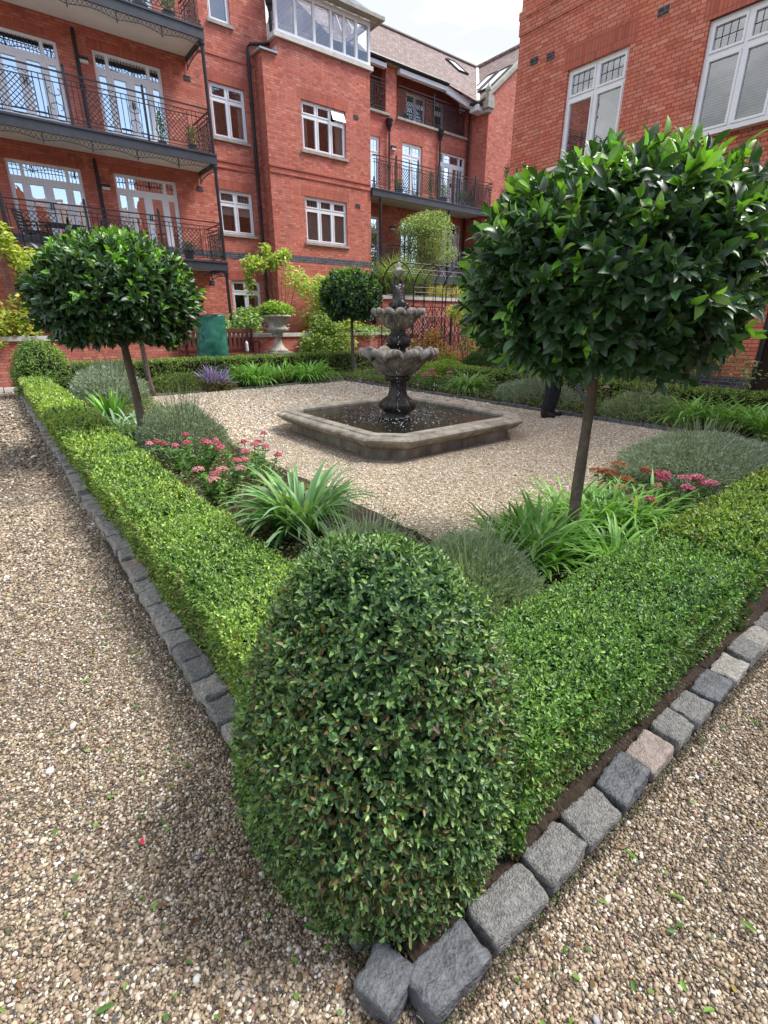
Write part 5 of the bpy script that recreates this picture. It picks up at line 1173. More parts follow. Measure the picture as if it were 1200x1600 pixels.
# low ground cover and leaf litter in the beds
def cover(x0, x1, y0, y1, n, cols, Lf, hmax, lab=None):
    P = np.stack([rng.uniform(x0, x1, n), rng.uniform(y0, y1, n), rng.uniform(.03, hmax, n)], 1); v = vnoise(P * np.array([1, 1, 0]), 3.2, 61); P = P[v > -.5]; n = len(P); P[:, 2] *= np.clip(1 + .5 * vnoise(P * np.array([1, 1, 0]), 2.2, 62), .3, 1.6)
    nz = rng.normal(0, .45, (n, 3)); nz[:, 2] += 1; return leaves(P, rdir(n) * np.array([1, 1, .4]), nz, Lf * rng.uniform(.5, 1.3, n), Lf * .6 * rng.uniform(.6, 1.2, n), pick(cols, [1] * len(cols), n) * rng.uniform(.7, 1.25, (n, 1)), 'oval')
GC = [(.10, .20, .05), (.16, .28, .07), (.07, .14, .04), (.14, .09, .045), (.22, .32, .1), (.2, .15, .07)]
V, F, C = merge([cover(1.0, 2.45, 1.0, 7.0, 9000, GC, .04, .13), cover(1.0, 2.6, 7.0, 13.6, 7000, GC, .06, .2), cover(2.4, 6.6, 1.05, 2.15, 7000, GC, .04, .12), cover(2.5, 10.4, 12.95, 14.3, 9000, GC, .06, .22), cover(8.65, 10.5, 2.2, 13, 11000, GC, .06, .24), cover(5.5, 9, 1.1, 2.15, 3000, GC, .05, .2)])
tag(npmesh('ground_cover', V, F, M['leaf_soft'], None, C), kind='stuff')
# purple flower spikes in the far bed
n = 260; V, F, C = ribbons(np.stack([4.55 + rng.normal(0, .1, n), 13.0 + rng.normal(0, .08, n), np.full(n, .05)], 1), rng.uniform(0, 6.28, n), rng.uniform(.5, 1.5, n), rng.uniform(.2, 1.2, n), rng.uniform(.35, .7, n), np.full(n, .03), pick([(.32, .22, .5), (.42, .36, .55), (.4, .42, .4), (.24, .3, .2)], [3, 3, 1, 1], n), 4)
tag(npmesh('purple_flowers', V, F, M['petal'], None, C), 'spiky lilac purple flowers left of the far strap leaf clumps', 'flowers')

# generic leafy shrubs on canes
def shrub(label, x, y, z0, blobs_, n, cols, Lf, Wf, name='rose_bush', canes=14, kind='oval', mat='leaf_soft', flowers=None, cat='shrub', cr=.012, holes=.25, core=None):
    """blobs_: (dx,dy,z,rx,rz,weight) lobes of foliage"""
    root = thing(name, label, cat, (x, y, z0)); w_ = np.array([b[5] for b in blobs_]); bi = rng.choice(len(blobs_), n, p=w_ / w_.sum()); B = np.array(blobs_, float)[bi]
    d = rdir(n) * (rng.uniform(0, 1, n) ** .45)[:, None]; P = np.stack([x + B[:, 0] + d[:, 0] * B[:, 3], y + B[:, 1] + d[:, 1] * B[:, 3], z0 + B[:, 2] + d[:, 2] * B[:, 4]], 1)
    kp = vnoise(P, 5.5 / max(.3, B[:, 3].mean()), int(x * 7)) > -1 + holes * 2 - .6; P = P[kp]; n = len(P)
    nz = rng.normal(0, .5, (n, 3)); nz[:, 2] += 1; dd = rdir(n); dd[:, 2] = dd[:, 2] * .5 - .1
    c = pick(cols, [1] * len(cols), n) * rng.uniform(.75, 1.25, (n, 1)) * (1 + .2 * vnoise(P, 3, 4))[:, None]
    V, F, C = leaves(P, dd, nz, Lf * rng.uniform(.6, 1.3, n), Wf * rng.uniform(.7, 1.2, n), np.clip(c, .01, 1), kind); npmesh('foliage', V, F, M[mat], root, C)
    m = MB(); rs = random.Random(int(x * 31))
    for k in range(canes):
        b = blobs_[rs.choices(range(len(blobs_)), [q[5] for q in blobs_])[0]]; tip = Vector((x + b[0] + rs.uniform(-.6, .6) * b[3], y + b[1] + rs.uniform(-.5, .5) * b[3], z0 + b[2] + rs.uniform(-.2, .8) * b[4])); st = Vector((x + rs.uniform(-.12, .12), y + rs.uniform(-.1, .1), z0))
        m.tube([st, st.lerp(tip, .5) + Vector((rs.uniform(-.1, .1), 0, .12)), tip], [cr, cr * .7, cr * .3], 5)
    m.build('stem', M['bark'], root)
    if flowers:
        fc, fn, fs = flowers; j = rng.choice(len(P), fn); c = P[j] + np.array([0, 0, .03]); q = []
        for k in range(6): q.append(leaves(c, rdir(fn) + np.array([0, 0, .4]), rdir(fn), fs, fs * .8, vary(fc, fn, .2, .08), 'oval'))
        V, F, C = merge(q)
        if fn > 20: tag(npmesh('flowers', V, F, M['petal'], root, C), kind='stuff')
        else:
            for k in range(fn): V, F, C = leaves(np.repeat(c[k:k + 1], 9, 0), rdir(9) + np.array([0, 0, .4]), rdir(9), fs, fs * .8, vary(fc, 9, .2, .08), 'oval'); npmesh('flower', V, F, M['petal'], root, C)
    return root
YG = [(.44, .52, .15), (.36, .48, .12), (.28, .42, .1), (.5, .5, .2)]; PG = [(.30, .42, .16), (.38, .5, .22), (.22, .34, .12)]
shrub('tall airy climbing rose with arching tip in front of the bay wall downpipe', 8.9, 17.5, 1.0, [(-.9, 0, 2.55, .45, .3, 2), (-.2, 0, 2.7, .4, .3, 1.6), (-1.15, 0, 2.0, .18, .6, .8), (.2, 0, 2.9, .3, .25, 1), (-.45, 0, 3.05, .2, .25, .5), (.6, 0, 2.2, .5, .5, 1.5)], 1200, YG, .15, .10, canes=16)
shrub('yellow green climbing rose left of the slim bay tree, tallest in its middle', 11.0, 17.4, 1.0, [(0, 0, .8, 1.3, .8, 4), (-.3, 0, 1.8, 1.0, .6, 3), (.7, 0, 1.9, .8, .5, 2), (1.3, 0, 1.5, .6, .6, 1.5)], 4000, YG, .15, .10, canes=26, holes=.3)
shrub('leafy green rose bush spilling over the garden wall right of the stone urn', 9.9, 16.6, .1, [(0, 0, .9, .8, .5, 3), (.9, 0, .8, .7, .5, 2), (.3, 0, 1.5, .6, .4, 2), (-.5, 0, .6, .4, .4, 1)], 3200, [(.22, .34, .10), (.30, .42, .13), (.16, .26, .08), (.38, .46, .18)], .12, .08, canes=20, holes=.25)
shrub('pale leafy bush between the green bag and the stone urn', 7.4, 17.5, 1.0, [(0, 0, .6, .65, .55, 3), (-.5, 0, .35, .4, .4, 1), (.35, 0, .9, .35, .3, 1)], 2000, PG, .13, .085, canes=14)
shrub('low bush under the bay windows to the right of the urn', 12.3, 17.3, 1.0, [(0, 0, .3, .8, .35, 2), (1.0, 0, .25, .6, .3, 1.5)], 1500, PG, .13, .08, canes=8)
shrub('yellow green arching shrub at the left edge in front of the balcony', 1.0, 17.2, 1.0, [(0, 0, 2.6, .28, .4, 2), (.35, 0, 2.2, .35, .35, 2), (-.05, 0, 2.95, .2, .2, .8), (.5, 0, 1.6, .45, .5, 2), (.2, 0, 1.0, .5, .5, 2)], 1100, [(.5, .58, .12), (.42, .52, .1), (.56, .56, .16)], .14, .09, canes=16)
shrub('bushy yellow green shrub over the wall at the left edge of the picture', .2, 17.1, 1.0, [(0, 0, .7, .7, .6, 3), (.7, 0, .6, .5, .5, 2), (-1.2, 0, .7, .9, .6, 2), (-.2, -.2, .1, .5, .3, 1)], 2200, [(.36, .48, .1), (.28, .42, .09), (.46, .48, .12), (.5, .36, .08)], .13, .085, canes=14, holes=.2)
shrub('round topped variegated evergreen shrub in front of the wing balcony', 16.45, 18.15, 2.6, [(0, 0, 2.75, 1.35, .8, 4), (.4, 0, 3.2, .9, .5, 2), (-.5, 0, 2.9, .8, .5, 1.6), (.7, 0, 2.0, 1.1, .6, 2), (-.6, .0, 2.1, .8, .5, 1), (.1, 0, 1.2, .5, .6, .7)], 11000, [(.3, .38, .17), (.2, .3, .12), (.4, .45, .25), (.12, .2, .07)], .09, .05, name='evergreen_shrub', canes=12, holes=.1, kind='quad', cr=.03)
shrub('orange flowering plant behind the fountain, in front of the lattice', 12.3, 12.9, .03, [(0, 0, .6, .8, .5, 3), (.5, -.4, .35, .6, .35, 2), (-.1, 0, 1.15, .4, .35, 1.3), (-.5, .3, .9, .4, .3, 1)], 3000, [(.72, .24, .04), (.6, .3, .08), (.5, .16, .05), (.3, .3, .09), (.2, .28, .08)], .075, .05, name='orange_flowers', cat='flowers', canes=18, holes=.35, mat='petal')
shrub('lemon yellow leaved shrub climbing the lattice right of the fountain top', 14.2, 13.2, .03, [(0, 0, 1.7, .5, .3, 2), (-.5, .2, 2.0, .35, .25, 1.2), (.5, 0, 1.25, .5, .3, 1.4), (.2, 0, .8, .5, .4, 1)], 1900, [(.56, .56, .15), (.42, .46, .12), (.3, .38, .12)], .085, .055, canes=14, holes=.3)
shrub('mixed pink and green perennials in front of the raised planter wall', 14.6, 11.8, .03, [(0, 0, .7, .9, .5, 2), (1.0, -.8, .6, .9, .5, 2)], 2200, [(.2, .28, .1), (.3, .34, .16), (.4, .2, .16), (.14, .22, .08)], .07, .045, name='perennials', cat='plant', canes=12, flowers=((.6, .3, .32), 60, .05))
shrub('leafy shrub with pale tips under the right side of the large crown', 11.2, 4.8, .03, [(0, 0, .8, .7, .6, 2), (.2, 1.6, .9, .8, .8, 2), (.1, 3.2, 1.0, .8, .9, 2)], 4200, [(.3, .4, .14), (.16, .26, .08), (.1, .18, .06)], .07, .04, name='leafy_shrub', canes=18)
shrub('young shrub with pale leaves beside the brick building doorway', 11.3, 3.75, .03, [(0, 0, 1.0, .35, .4, 2), (-.1, -.5, .75, .3, .25, 1), (0, .3, 1.5, .3, .3, 1)], 420, [(.36, .44, .2), (.24, .34, .12)], .08, .04, name='leafy_shrub', canes=8)
# tall plume grass and yellow grasses in the raised planter
n = 1500; V, F, C = ribbons(np.stack([15.0 + rng.normal(0, .25, n), 18.05 + rng.normal(0, .12, n), np.full(n, 2.55)], 1), rng.uniform(0, 6.28, n), rng.uniform(1.0, 1.55, n), rng.uniform(.6, 2.2, n), rng.uniform(1.2, 2.3, n), np.full(n, .022), pick([(.22, .32, .13), (.3, .38, .2), (.16, .25, .1), (.42, .4, .28)], [3, 3, 2, 1], n), 6)
tag(npmesh('ornamental_grass', V, F, M['leaf_soft'], None, C), 'tall arching green ornamental grass behind the fountain top and pergola', 'grass plant')
for i, (gx, lb) in enumerate(((17.2, 'left'), (18.9, 'right'))):
    n = 700; V, F, C = ribbons(np.stack([gx + rng.normal(0, .28, n), 17.98 + rng.normal(0, .07, n), np.full(n, 2.55)], 1), rng.uniform(0, 6.28, n), rng.uniform(.8, 1.5, n), rng.uniform(.3, 1.6, n), rng.uniform(.5, 1.0, n), np.full(n, .022), pick([(.45, .38, .12), (.38, .36, .12), (.3, .3, .12), (.5, .36, .14)], [3, 3, 2, 1], n), 5)
    tag(npmesh('yellow_grass', V, F, M['leaf_soft'], None, C), '%s one of two yellow grass tufts in the raised planter seen through the pergola' % lb, 'grass plant')
# conifer at the corner of the buildings
shrub('slender dark blue green conifer by the corner of the wing balcony', 21.3, 18.0, 1.0, [(0, 0, 3.5, .55, .7, 2), (.1, 0, 5.0, .38, .6, 2), (.15, 0, 6.3, .28, .6, 1.3), (.2, 0, 7.3, .15, .5, .7)], 2600, [(.06, .10, .07), (.09, .13, .08), (.12, .15, .09)], .12, .03, name='conifer', kind='quad', cat='tree', canes=10, cr=.03)

# ------------------------------------------------------------------ pergola, urn, bench, bag
pg = thing('pergola', 'black iron arched pergola tunnel behind the fountain', 'pergola', (15.2, 15.82, 0))
xs = [13.0 + .56 * i for i in range(9)]
zc_, ar = 2.84, .96
yc_ = 15.82
for x in xs:
    m = MB(); r_ = .026 if x in (xs[0], xs[3], xs[6]) else .016
    m.tube([(x, yc_ - ar, 0), (x, yc_ - ar, zc_)] + [(x, yc_ - ar * math.cos(a), zc_ + ar * math.sin(a)) for a in np.linspace(.15, math.pi - .15, 14)] + [(x, yc_ + ar, zc_), (x, yc_ + ar, 0)], r_, 6); m.build('arch', M['iron'], pg)
m = MB()
for z, yy in ((zc_ - .12, yc_ - ar), (zc_ + .05, yc_ - ar), (zc_ - .12, yc_ + ar), (zc_ + ar + .01, yc_), (zc_ + .68, yc_ - .68), (zc_ + .68, yc_ + .68), (1.9, yc_ - ar), (1.4, yc_ + ar)): m.tube([(xs[0], yy, z), (xs[-1], yy, z)], .014, 5)
m.tube([(xs[0], yc_ - ar, zc_ - .12), (xs[0], yc_ + ar, zc_ - .12)], .016, 5)
m.build('rail', M['iron'], pg)
m = MB(); x = xs[0]
while x < xs[6]:
    for s in (1, -1):
        a, b = (x, x + .9) if s == 1 else (x + .9, x); m.tube([(a, yc_ + ar, .9), (b, yc_ + ar, 1.9)], .013, 4)
    x += .18
m.build('lattice', M['iron'], pg)
# lattice trellis lower down beside the flowers
tr = MB()
x = 14.6
while x < 18.4:
    for s in (1, -1): a, b = (x, x + 1.1) if s == 1 else (x + 1.1, x); tr.tube([(a, 16.78, .5), (b, 16.78, 2.3)], .014, 4)
    x += .26
tr.beam((14.6, 16.78, 2.3), (19.4, 16.78, 2.3), .04, .04); tr.beam((14.6, 16.78, .5), (19.4, 16.78, .5), .04, .04); tr.beam((17.0, 16.78, 0), (17.0, 16.78, 2.35), .07, .07); tr.beam((14.6, 16.78, 0), (14.6, 16.78, 2.35), .05, .05); tr.beam((19.4, 16.78, 0), (19.4, 16.78, 2.35), .05, .05)
tag(tr.build('trellis', M['iron']), 'dark diagonal lattice trellis standing before the red planter wall', 'trellis')

M['urnstone'] = stained('urn_stone', (.22, .19, .14), (.5, .46, .38), 6, .6)
ux, uy = 8.08, 16.3
ur = thing('stone_urn', 'carved pale stone urn on a square foot in front of the garden wall', 'urn', (ux, uy, .5))
m = MB(); m.box(ux - .3, ux + .3, uy - .3, uy + .3, 0, .52); m.box(ux - .4, ux + .4, uy - .4, uy + .4, .525, .72); m.build('plinth', M['urnstone'], ur)
m = MB(); m.lathe([(.33, .722), (.34, .78), (.28, .82), (.2, .9), (.13, 1.02), (.11, 1.12), (.12, 1.2), (.19, 1.23), (.2, 1.26), (.16, 1.29), (.2, 1.33), (.33, 1.38), (.38, 1.46), (.36, 1.5), (.30, 1.54), (.31, 1.62), (.37, 1.74), (.45, 1.82), (.50, 1.85), (.51, 1.89), (.47, 1.91), (.42, 1.86), (.1, 1.8)], 48, (ux, uy, 0), lambda i, t, r: (r * (1 + (.035 if i in (3, 4, 5, 10, 11, 12) else .012) * math.cos(16 * t)), 0))
m.build('bowl', M['urnstone'], ur, smooth=True)
for s in (-1, 1):
    m = MB(); m.tube([(ux + s * .36, uy, 1.46), (ux + s * .47, uy, 1.5), (ux + s * .46, uy, 1.6), (ux + s * .36, uy, 1.6)], .03, 8); m.build('handle', M['urnstone'], ur, smooth=True)
shrub('bright green geranium with a few pink flowers growing in the stone urn', ux, uy, 1.8, [(0, 0, .28, .55, .3, 3), (-.35, 0, .25, .3, .22, 1), (.4, 0, .25, .3, .2, 1)], 1500, [(.26, .4, .07), (.18, .32, .06), (.34, .46, .1)], .085, .075, name='geranium', cat='plant', canes=14, holes=.1, flowers=((.75, .12, .22), 9, .05))

M['wood'] = noisy('bench_wood', (.10, .028, .022), (.19, .06, .045), 6, .5, .2)
be = thing('garden_bench', 'dark reddish brown wooden bench with slatted back before the garden wall', 'bench', (6.1, 16.3, 0))
bx0, bx1, by = 4.85, 7.35, 16.05
m = MB()
for k in range(5): m.box(bx0 + .08, bx1 - .08, by + .02 + k * .11, by + .11 + k * .11, .68, .72)
m.build('seat', M['wood'], be)
m = MB(); m.box(bx0 + .06, bx1 - .06, by + .6, by + .67, 1.36, 1.48); m.box(bx0 + .06, bx1 - .06, by + .6, by + .67, .84, .92)
x = bx0 + .14
while x < bx1 - .2: m.box(x, x + .09, by + .615, by + .655, .921, 1.359); x += .15
m.build('backrest', M['wood'], be)
for x in (bx0, bx1 - .08):
    m = MB(); m.box(x, x + .08, by - .04, by + .72, 1.04, 1.10); m.box(x - .015, x + .095, by - .12, by - .041, 1.035, 1.105); m.build('armrest', M['wood'], be)
    for yy, zt in ((by, 1.035), (by + .62, 1.48)):
        m = MB(); m.box(x + .003, x + .077, yy - .001, yy + .075, 0, zt); m.build('leg', M['wood'], be)
# green garden sack, creased
N, Kz = 64, 26; V = []; rs = np.random.default_rng(4)
for k in range(Kz + 1):
    t = k / Kz
    for j in range(N):
        a = 2 * math.pi * j / N; ra = .47 * (1 - .12 * t + .05 * math.sin(3 * t)); p = np.array([[math.cos(a), math.sin(a), t * 1.6]])
        rr = ra * (1 + .10 * vnoise(p, 2.2, 51)[0] + .05 * vnoise(p * np.array([[1, 1, 3.0]]), 3.5, 52)[0] + .01 * math.sin(t * 40 + 3 * a) * (t < .9))
        V.append((5.62 + rr * math.cos(a) - .10 * (1 - t) + .02, 15.72 + rr * .8 * math.sin(a), .35 + 1.5 * t + .05 * math.sin(a + 2.6) * t))
F = [(k * N + j, k * N + (j + 1) % N, (k + 1) * N + (j + 1) % N, (k + 1) * N + j) for k in range(Kz) for j in range(N)]
m = MB(); m.v = V; m.f = F + [tuple(range(N))[::-1]]; sk = m.build('garden_sack', noisy('sack_green', (.012, .10, .065), (.03, .17, .115), 5, .42, .35, bscale=14), smooth=True)
tag(sk, 'large creased dark green garden waste sack standing by the bench', 'garden sack')
so_ = sk.modifiers.new('Solid', 'SOLIDIFY'); so_.thickness = .012
m = MB(); m.tube([(5.62 + .42 * math.cos(a), 15.72 + .34 * math.sin(a), 1.85 + .05 * math.sin(a + 2.6)) for a in np.linspace(0, 6.28, 40)[:-1]], .014, 6, closed=True); m.build('rim_hoop', M['iron'], sk)
for s in (-1,):
    m = MB(); m.tube([(5.62 + s * .36, 15.5, 1.5), (5.62 + s * .44, 15.42, 1.35), (5.62 + s * .36, 15.45, 1.2)], .014, 6); m.build('handle', M['iron'], sk)
bo = thing('water_bottle', 'clear plastic water bottle standing on the bench', 'bottle', (6.85, 15.95, .72))
m = MB(); m.lathe([(.045, .725), (.05, .74), (.05, .86), (.045, .9), (.05, .94), (.045, .99), (.02, 1.04)], 14, (6.85, 16.1, .06)); m.build('bottle_body', noisy('bottle_plastic', (.6, .63, .68), (.75, .78, .82), 9, .1, .1), bo, smooth=True)
m = MB(); m.lathe([(.022, 1.04), (.022, 1.08), (.005, 1.082)], 10, (6.85, 16.1, .06)); m.build('cap', noisy('cap', (.1, .1, .3), (.12, .12, .35), 5, .4, 0), bo)
m = MB()
for k in range(7): a = k * .9; m.tube([(12.0 + .16 * math.cos(a) + .02 * k, 16.95 + .08 * math.sin(a), 1.36 + .02 * k), (12.05 + .2 * math.cos(a + 1), 16.95, 1.42 + .02 * math.sin(k)), (12.0 + .18 * math.cos(a + 2.2), 16.92 + .06 * math.sin(a), 1.35)], [.03, .055, .03], 7)
tag(m.build('crumpled_bag', noisy('blue_plastic', (.01, .04, .3), (.03, .12, .55), 9, .4, .3), smooth=True), 'crumpled bright blue bag on the wall coping beside the slim bay tree', 'bag')

# ------------------------------------------------------------------ things standing on the balconies
M['pot'] = noisy('pot', (.03, .03, .035), (.07, .07, .08), 6, .6, .1); M['potb'] = noisy('blue_pot', (.02, .05, .12), (.04, .09, .2), 6, .3, .1)
def potted(x, y, z, h_, r_, label, mat='pot', cols=((.08, .15, .05), (.13, .22, .07)), kind='round', n=260):
    root = thing('potted_plant', label, 'potted plant', (x, y, z)); m = MB()
    m.lathe([(r_ * .75, 0), (r_ * .95, r_ * 1.5), (r_ * 1.05, r_ * 1.5), (r_ * 1.05, r_ * 1.7), (r_ * .9, r_ * 1.7), (r_ * .85, r_ * 1.5)], 16, (x, y, z)); m.build('pot', M[mat], root, smooth=False)
    d = rdir(n) * (rng.uniform(0, 1, n) ** .4)[:, None]; S_ = np.array([r_ * 1.3, r_ * 1.3, h_ / 2]); P = np.array([x, y, z + r_ * 1.7 + h_ / 2]) + d * S_
    if kind == 'cone': P[:, :2] = np.array([x, y]) + (P[:, :2] - np.array([x, y])) * (1 - (P[:, 2:3] - z - r_ * 1.7) / h_ * .85)
    V, F, C = leaves(P, rdir(n) + np.array([0, 0, .5]), rdir(n), .06, .035, pick(cols, [1] * len(cols), n) * rng.uniform(.7, 1.3, (n, 1)), 'oval'); npmesh('foliage', V, F, M['leaf_soft'], root, C)
    m = MB(); m.tube([(x, y, z + r_ * 1.4), (x, y, z + r_ * 1.7 + h_ * .5)], .012, 5); m.build('stem', M['bark'], root)
    return root
potted(6.55, 18.1, 6.58, .55, .14, 'dark potted plant at the right end of the middle left balcony', n=200)
potted(5.7, 18.3, 6.58, .9, .13, 'tall dark potted plant before the right door of the middle left balcony', kind='cone')
potted(5.95, 17.9, 3.57, .25, .17, 'square dark planter with grey leaves at the right end of the lower left balcony', cols=((.2, .28, .25), (.3, .38, .35)))
potted(15.9, 19.3, 6.79, .35, .2, 'small plant in a blue pot on the wing balcony', 'potb'); potted(17.9, 19.4, 6.79, 1.15, .16, 'cone shaped dark evergreen in a pot on the wing balcony', kind='cone', n=420)
potted(18.5, 19.2, 6.79, .5, .2, 'low bushy potted plant beside the cone shaped evergreen on the wing balcony'); potted(19.9, 19.3, 6.79, .6, .17, 'potted shrub before the double doors of the wing balcony'); potted(20.6, 19.4, 6.79, .8, .15, 'narrow potted evergreen at the right end of the wing balcony', kind='cone')
potted(15.0, 20.3, 9.88, .6, .2, 'bushy potted plant behind the small top terrace railing', n=380); potted(17.2, 20.5, 9.88, .3, .12, 'small potted plant on the top terrace near its left post')
potted(5.6, 18.3, 9.65, .7, .2, 'leafy potted plant on the topmost left balcony', n=420); potted(6.3, 18.1, 9.65, .5, .17, 'second, lower potted plant on the topmost left balcony near its right end')
def chair(x, y, z, rz, label):
    root = thing('garden_chair', label, 'chair', (x, y, z), rz, 'black chairs on the lower left balcony'); o = lambda m_, nm: None
    def bl(m, nm): ob = m.build(nm, M['iron']); ob.parent = root; return ob
    m = MB(); m.box(-.25, .25, -.25, .25, .42, .46); bl(m, 'seat')
    m = MB(); m.beam((-.23, .25, .46), (-.23, .36, .98), .03, .03); m.beam((.23, .25, .46), (.23, .36, .98), .03, .03)
    for k in range(6): m.beam((-.23, .262 + k * .018, .52 + k * .085), (.23, .262 + k * .018, .52 + k * .085), .02, .05)
    bl(m, 'backrest')
    for a, b in ((-.23, -.23), (.23, -.23), (-.23, .23), (.23, .23)): m = MB(); m.beam((a, b, 0), (a, b, .42), .03, .03); bl(m, 'leg')
    for a in (-.26, .26): m = MB(); m.beam((a, -.22, .66), (a, .28, .66), .04, .03); m.beam((a, -.22, .42), (a, -.22, .66), .03, .03); bl(m, 'armrest')
chair(1.85, 18.2, 3.57, R(60), 'black slatted garden chair at the left end of the lower left balcony'); chair(3.35, 18.3, 3.57, R(-80), 'black slatted garden chair right of the table on the lower left balcony')
tb = thing('garden_table', 'black garden table between chairs on the lower left balcony', 'table', (2.6, 18.2, 3.57))
m = MB(); m.box(2.15, 3.0, 17.85, 18.6, 4.22, 4.26); m.build('tabletop', M['iron'], tb)
for a, b in ((2.2, 17.9), (2.95, 17.9), (2.2, 18.55), (2.95, 18.55)): m = MB(); m.beam((a, b, 3.57), (a, b, 4.22), .04, .04); m.build('leg', M['iron'], tb)

# ------------------------------------------------------------------ person, mostly hidden behind the large crown
pe = thing('person', 'person in black trousers, boots and yellow gloves bending with a blower beside the right bed', 'person', (8.02, 5.38, 0.0), R(-38))
def dark(n_, c1, c2, r=.8): return noisy(n_, c1, c2, 12, r, .4, bscale=25)
SK = noisy('skin', (.42, .25, .18), (.5, .31, .23), 5, .6, .05); BL = dark('black_cloth', (.008, .008, .01), (.02, .02, .024)); JK = dark('jacket', (.02, .02, .03), (.045, .045, .06)); YE = noisy('yellow_glove', (.55, .25, .01), (.8, .42, .02), 14, .6, .3); BT = dark('boot', (.008, .007, .007), (.02, .018, .016), .5)
J = dict(pel=(-.02, 0, .93), wst=(.03, 0, 1.08), chs=(.15, 0, 1.30), nck=(.25, 0, 1.46), hb=(.29, 0, 1.55), ht=(.34, 0, 1.70), sl=(.17, .18, 1.38), sr=(.17, -.18, 1.38), el=(.14, .25, 1.10), er=(.03, -.24, 1.10), wl=(.26, .10, .90), wr=(.03, -.17, .87),
         hl=(-.02, .09, .92), hr=(-.02, -.09, .92), kl=(.24, .11, .52), kr=(.02, -.10, .50), al=(.16, .12, .12), ar=(-.04, -.10, .10), tl=(.36, .12, .035), tr=(.16, -.10, .035))
V_ = list(J.values()); ix = {k: i for i, k in enumerate(J)}; E_ = [(ix[a], ix[b]) for a, b in (('pel', 'wst'), ('wst', 'chs'), ('chs', 'nck'), ('nck', 'hb'), ('hb', 'ht'), ('chs', 'sl'), ('chs', 'sr'), ('sl', 'el'), ('sr', 'er'), ('el', 'wl'), ('er', 'wr'), ('pel', 'hl'), ('pel', 'hr'), ('hl', 'kl'), ('hr', 'kr'), ('kl', 'al'), ('kr', 'ar'), ('al', 'tl'), ('ar', 'tr'))]
rad = dict(pel=(.13, .11), wst=(.12, .10), chs=(.14, .11), nck=.055, hb=.075, ht=.085, sl=.06, sr=.06, el=.042, er=.042, wl=.028, wr=.028, hl=.085, hr=.085, kl=.058, kr=.058, al=.04, ar=.04, tl=.03, tr=.03)
skin('body', V_, E_, [rad[k] for k in J], SK, pe, 2)
skin('trousers', [J['pel'], J['hl'], J['kl'], (.165, .12, .13), J['hr'], J['kr'], (-.035, -.10, .12), (.0, 0, 1.02)], [(0, 1), (1, 2), (2, 3), (0, 4), (4, 5), (5, 6), (0, 7)], [(.15, .13), .105, .082, .075, .105, .085, .078, (.14, .12)], BL, pe, 2)
skin('jacket', [(.0, 0, .98), J['wst'], J['chs'], (.22, 0, 1.42), J['sl'], J['el'], (.25, .11, .94), J['sr'], J['er'], (.035, -.18, .92)], [(0, 1), (1, 2), (2, 3), (2, 4), (4, 5), (5, 6), (2, 7), (7, 8), (8, 9)], [(.16, .14), (.15, .13), (.16, .14), .075, .085, .062, .05, .085, .062, .05], JK, pe, 2)
for s, ax_, tx in ((.12, .16, .38), (-.10, -.04, .18)):
    skin('boot', [(ax_ - .01, s, .20), (ax_, s, .10), (ax_ + .01, s, .055), (ax_ + .12, s, .05), (tx, s, .045), (ax_ - .06, s, .045)], [(0, 1), (1, 2), (2, 3), (3, 4), (2, 5)], [.07, .062, .055, .05, .042, .042], BT, pe, 2)
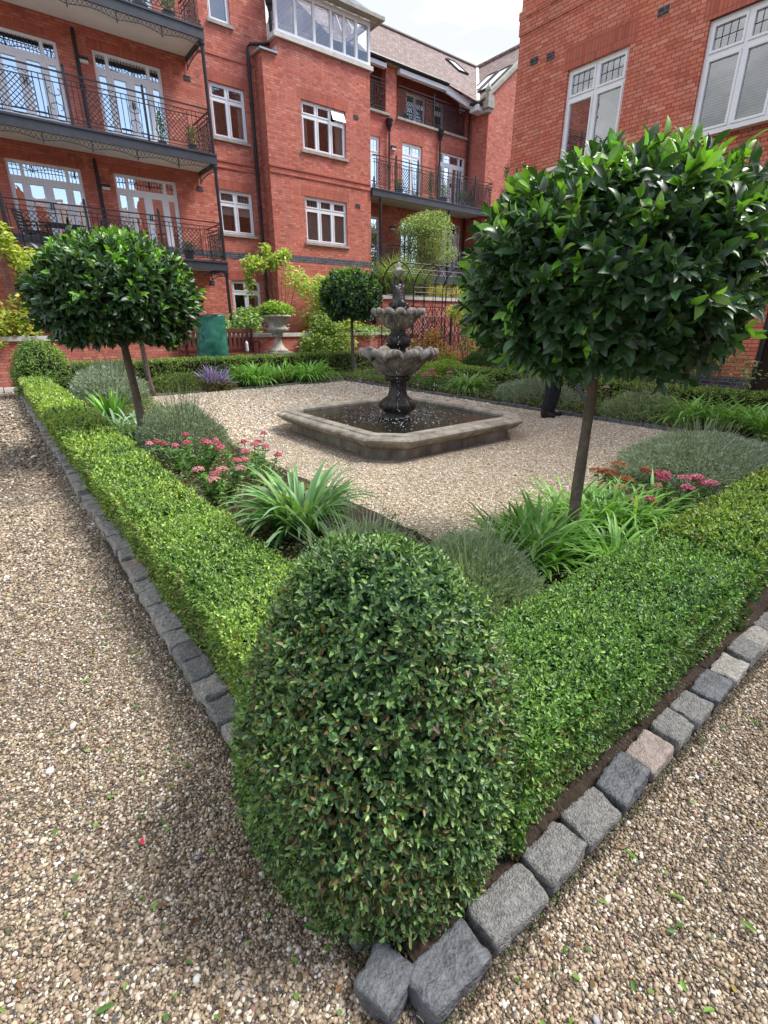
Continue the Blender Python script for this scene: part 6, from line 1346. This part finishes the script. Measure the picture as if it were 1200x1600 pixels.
for sgn, wv in ((1, Vector(J['wl'])), (-1, Vector(J['wr']))):
    pd = Vector((.05, 0, -.09)).normalized(); pal = wv + pd * .07; vs = [wv, pal, wv + pd * .10]; es = [(0, 1), (1, 2)]; rr = [.034, .04, .036]
    g_ = skin('glove', [tuple(v) for v in vs], es, rr, YE, pe, 2)
    for k in range(4):
        b_ = wv + pd * .10 + Vector((0, (k - 1.5) * .021, 0)); L1 = [.04, .045, .042, .034][k]
        skin('finger', [tuple(b_), tuple(b_ + pd * L1 + Vector((.012, 0, 0))), tuple(b_ + pd * L1 + Vector((.045, 0, -.012))), tuple(b_ + pd * (L1 - .03) + Vector((.06, 0, 0)))], [(0, 1), (1, 2), (2, 3)], [.0115, .0105, .0095, .0085], YE, g_, 1)
    b_ = wv + pd * .04 + Vector((.02, -sgn * .03, 0)); skin('thumb', [tuple(b_), tuple(b_ + Vector((.03, -sgn * .018, -.02))), tuple(b_ + Vector((.055, -sgn * .006, -.035)))], [(0, 1), (1, 2)], [.015, .012, .010], YE, g_, 1)
# face and hair
m = MB(); hc = Vector((.36, 0, 1.64))
m.ball((.345, 0, 1.665), .118, 14, 1.08); m.v = [v for v in m.v]; hr_ = m.build('hair', dark('hair', (.02, .012, .008), (.04, .025, .015)), None, smooth=True); hr_.parent = pe; hr_.location = (-.035, 0, .025)
m = MB(); m.tube([(.425, 0, 1.665), (.462, 0, 1.635), (.435, 0, 1.62)], [.01, .018, .012], 8)
for s in (-1, 1): m.ball((.42, s * .035, 1.665), .014, 8); m.ball((.335, s * .105, 1.64), .026, 8, 1.3)
m.tube([(.43, -.025, 1.585), (.443, 0, 1.583), (.43, .025, 1.585)], [.004, .008, .004], 6); fo_ = m.build('face', SK, None, smooth=True); fo_.parent = pe
bw = thing('leaf_blower', 'dark grey leaf blower with long tube held low over the right bed', 'leaf blower', (8.2, 5.2, .85), R(-38))
def bl(m, nm, mt): o = m.build(nm, mt); o.parent = bw; return o
m = MB(); m.tube([(.10, -.05, -.05), (.30, -.05, -.32), (.62, -.05, -.80)], [.04, .036, .042], 12); bl(m, 'tube', noisy('grey_plastic', (.06, .07, .08), (.12, .13, .14), 5, .4, .05))
m = MB(); m.ball((.02, -.05, .02), .12, 12, .9); m.tube([(-.08, -.05, .1), (.0, -.05, .17), (.12, -.05, .1)], .018, 8); bl(m, 'motor', noisy('dark_plastic', (.02, .02, .022), (.05, .05, .055), 5, .4, .05))
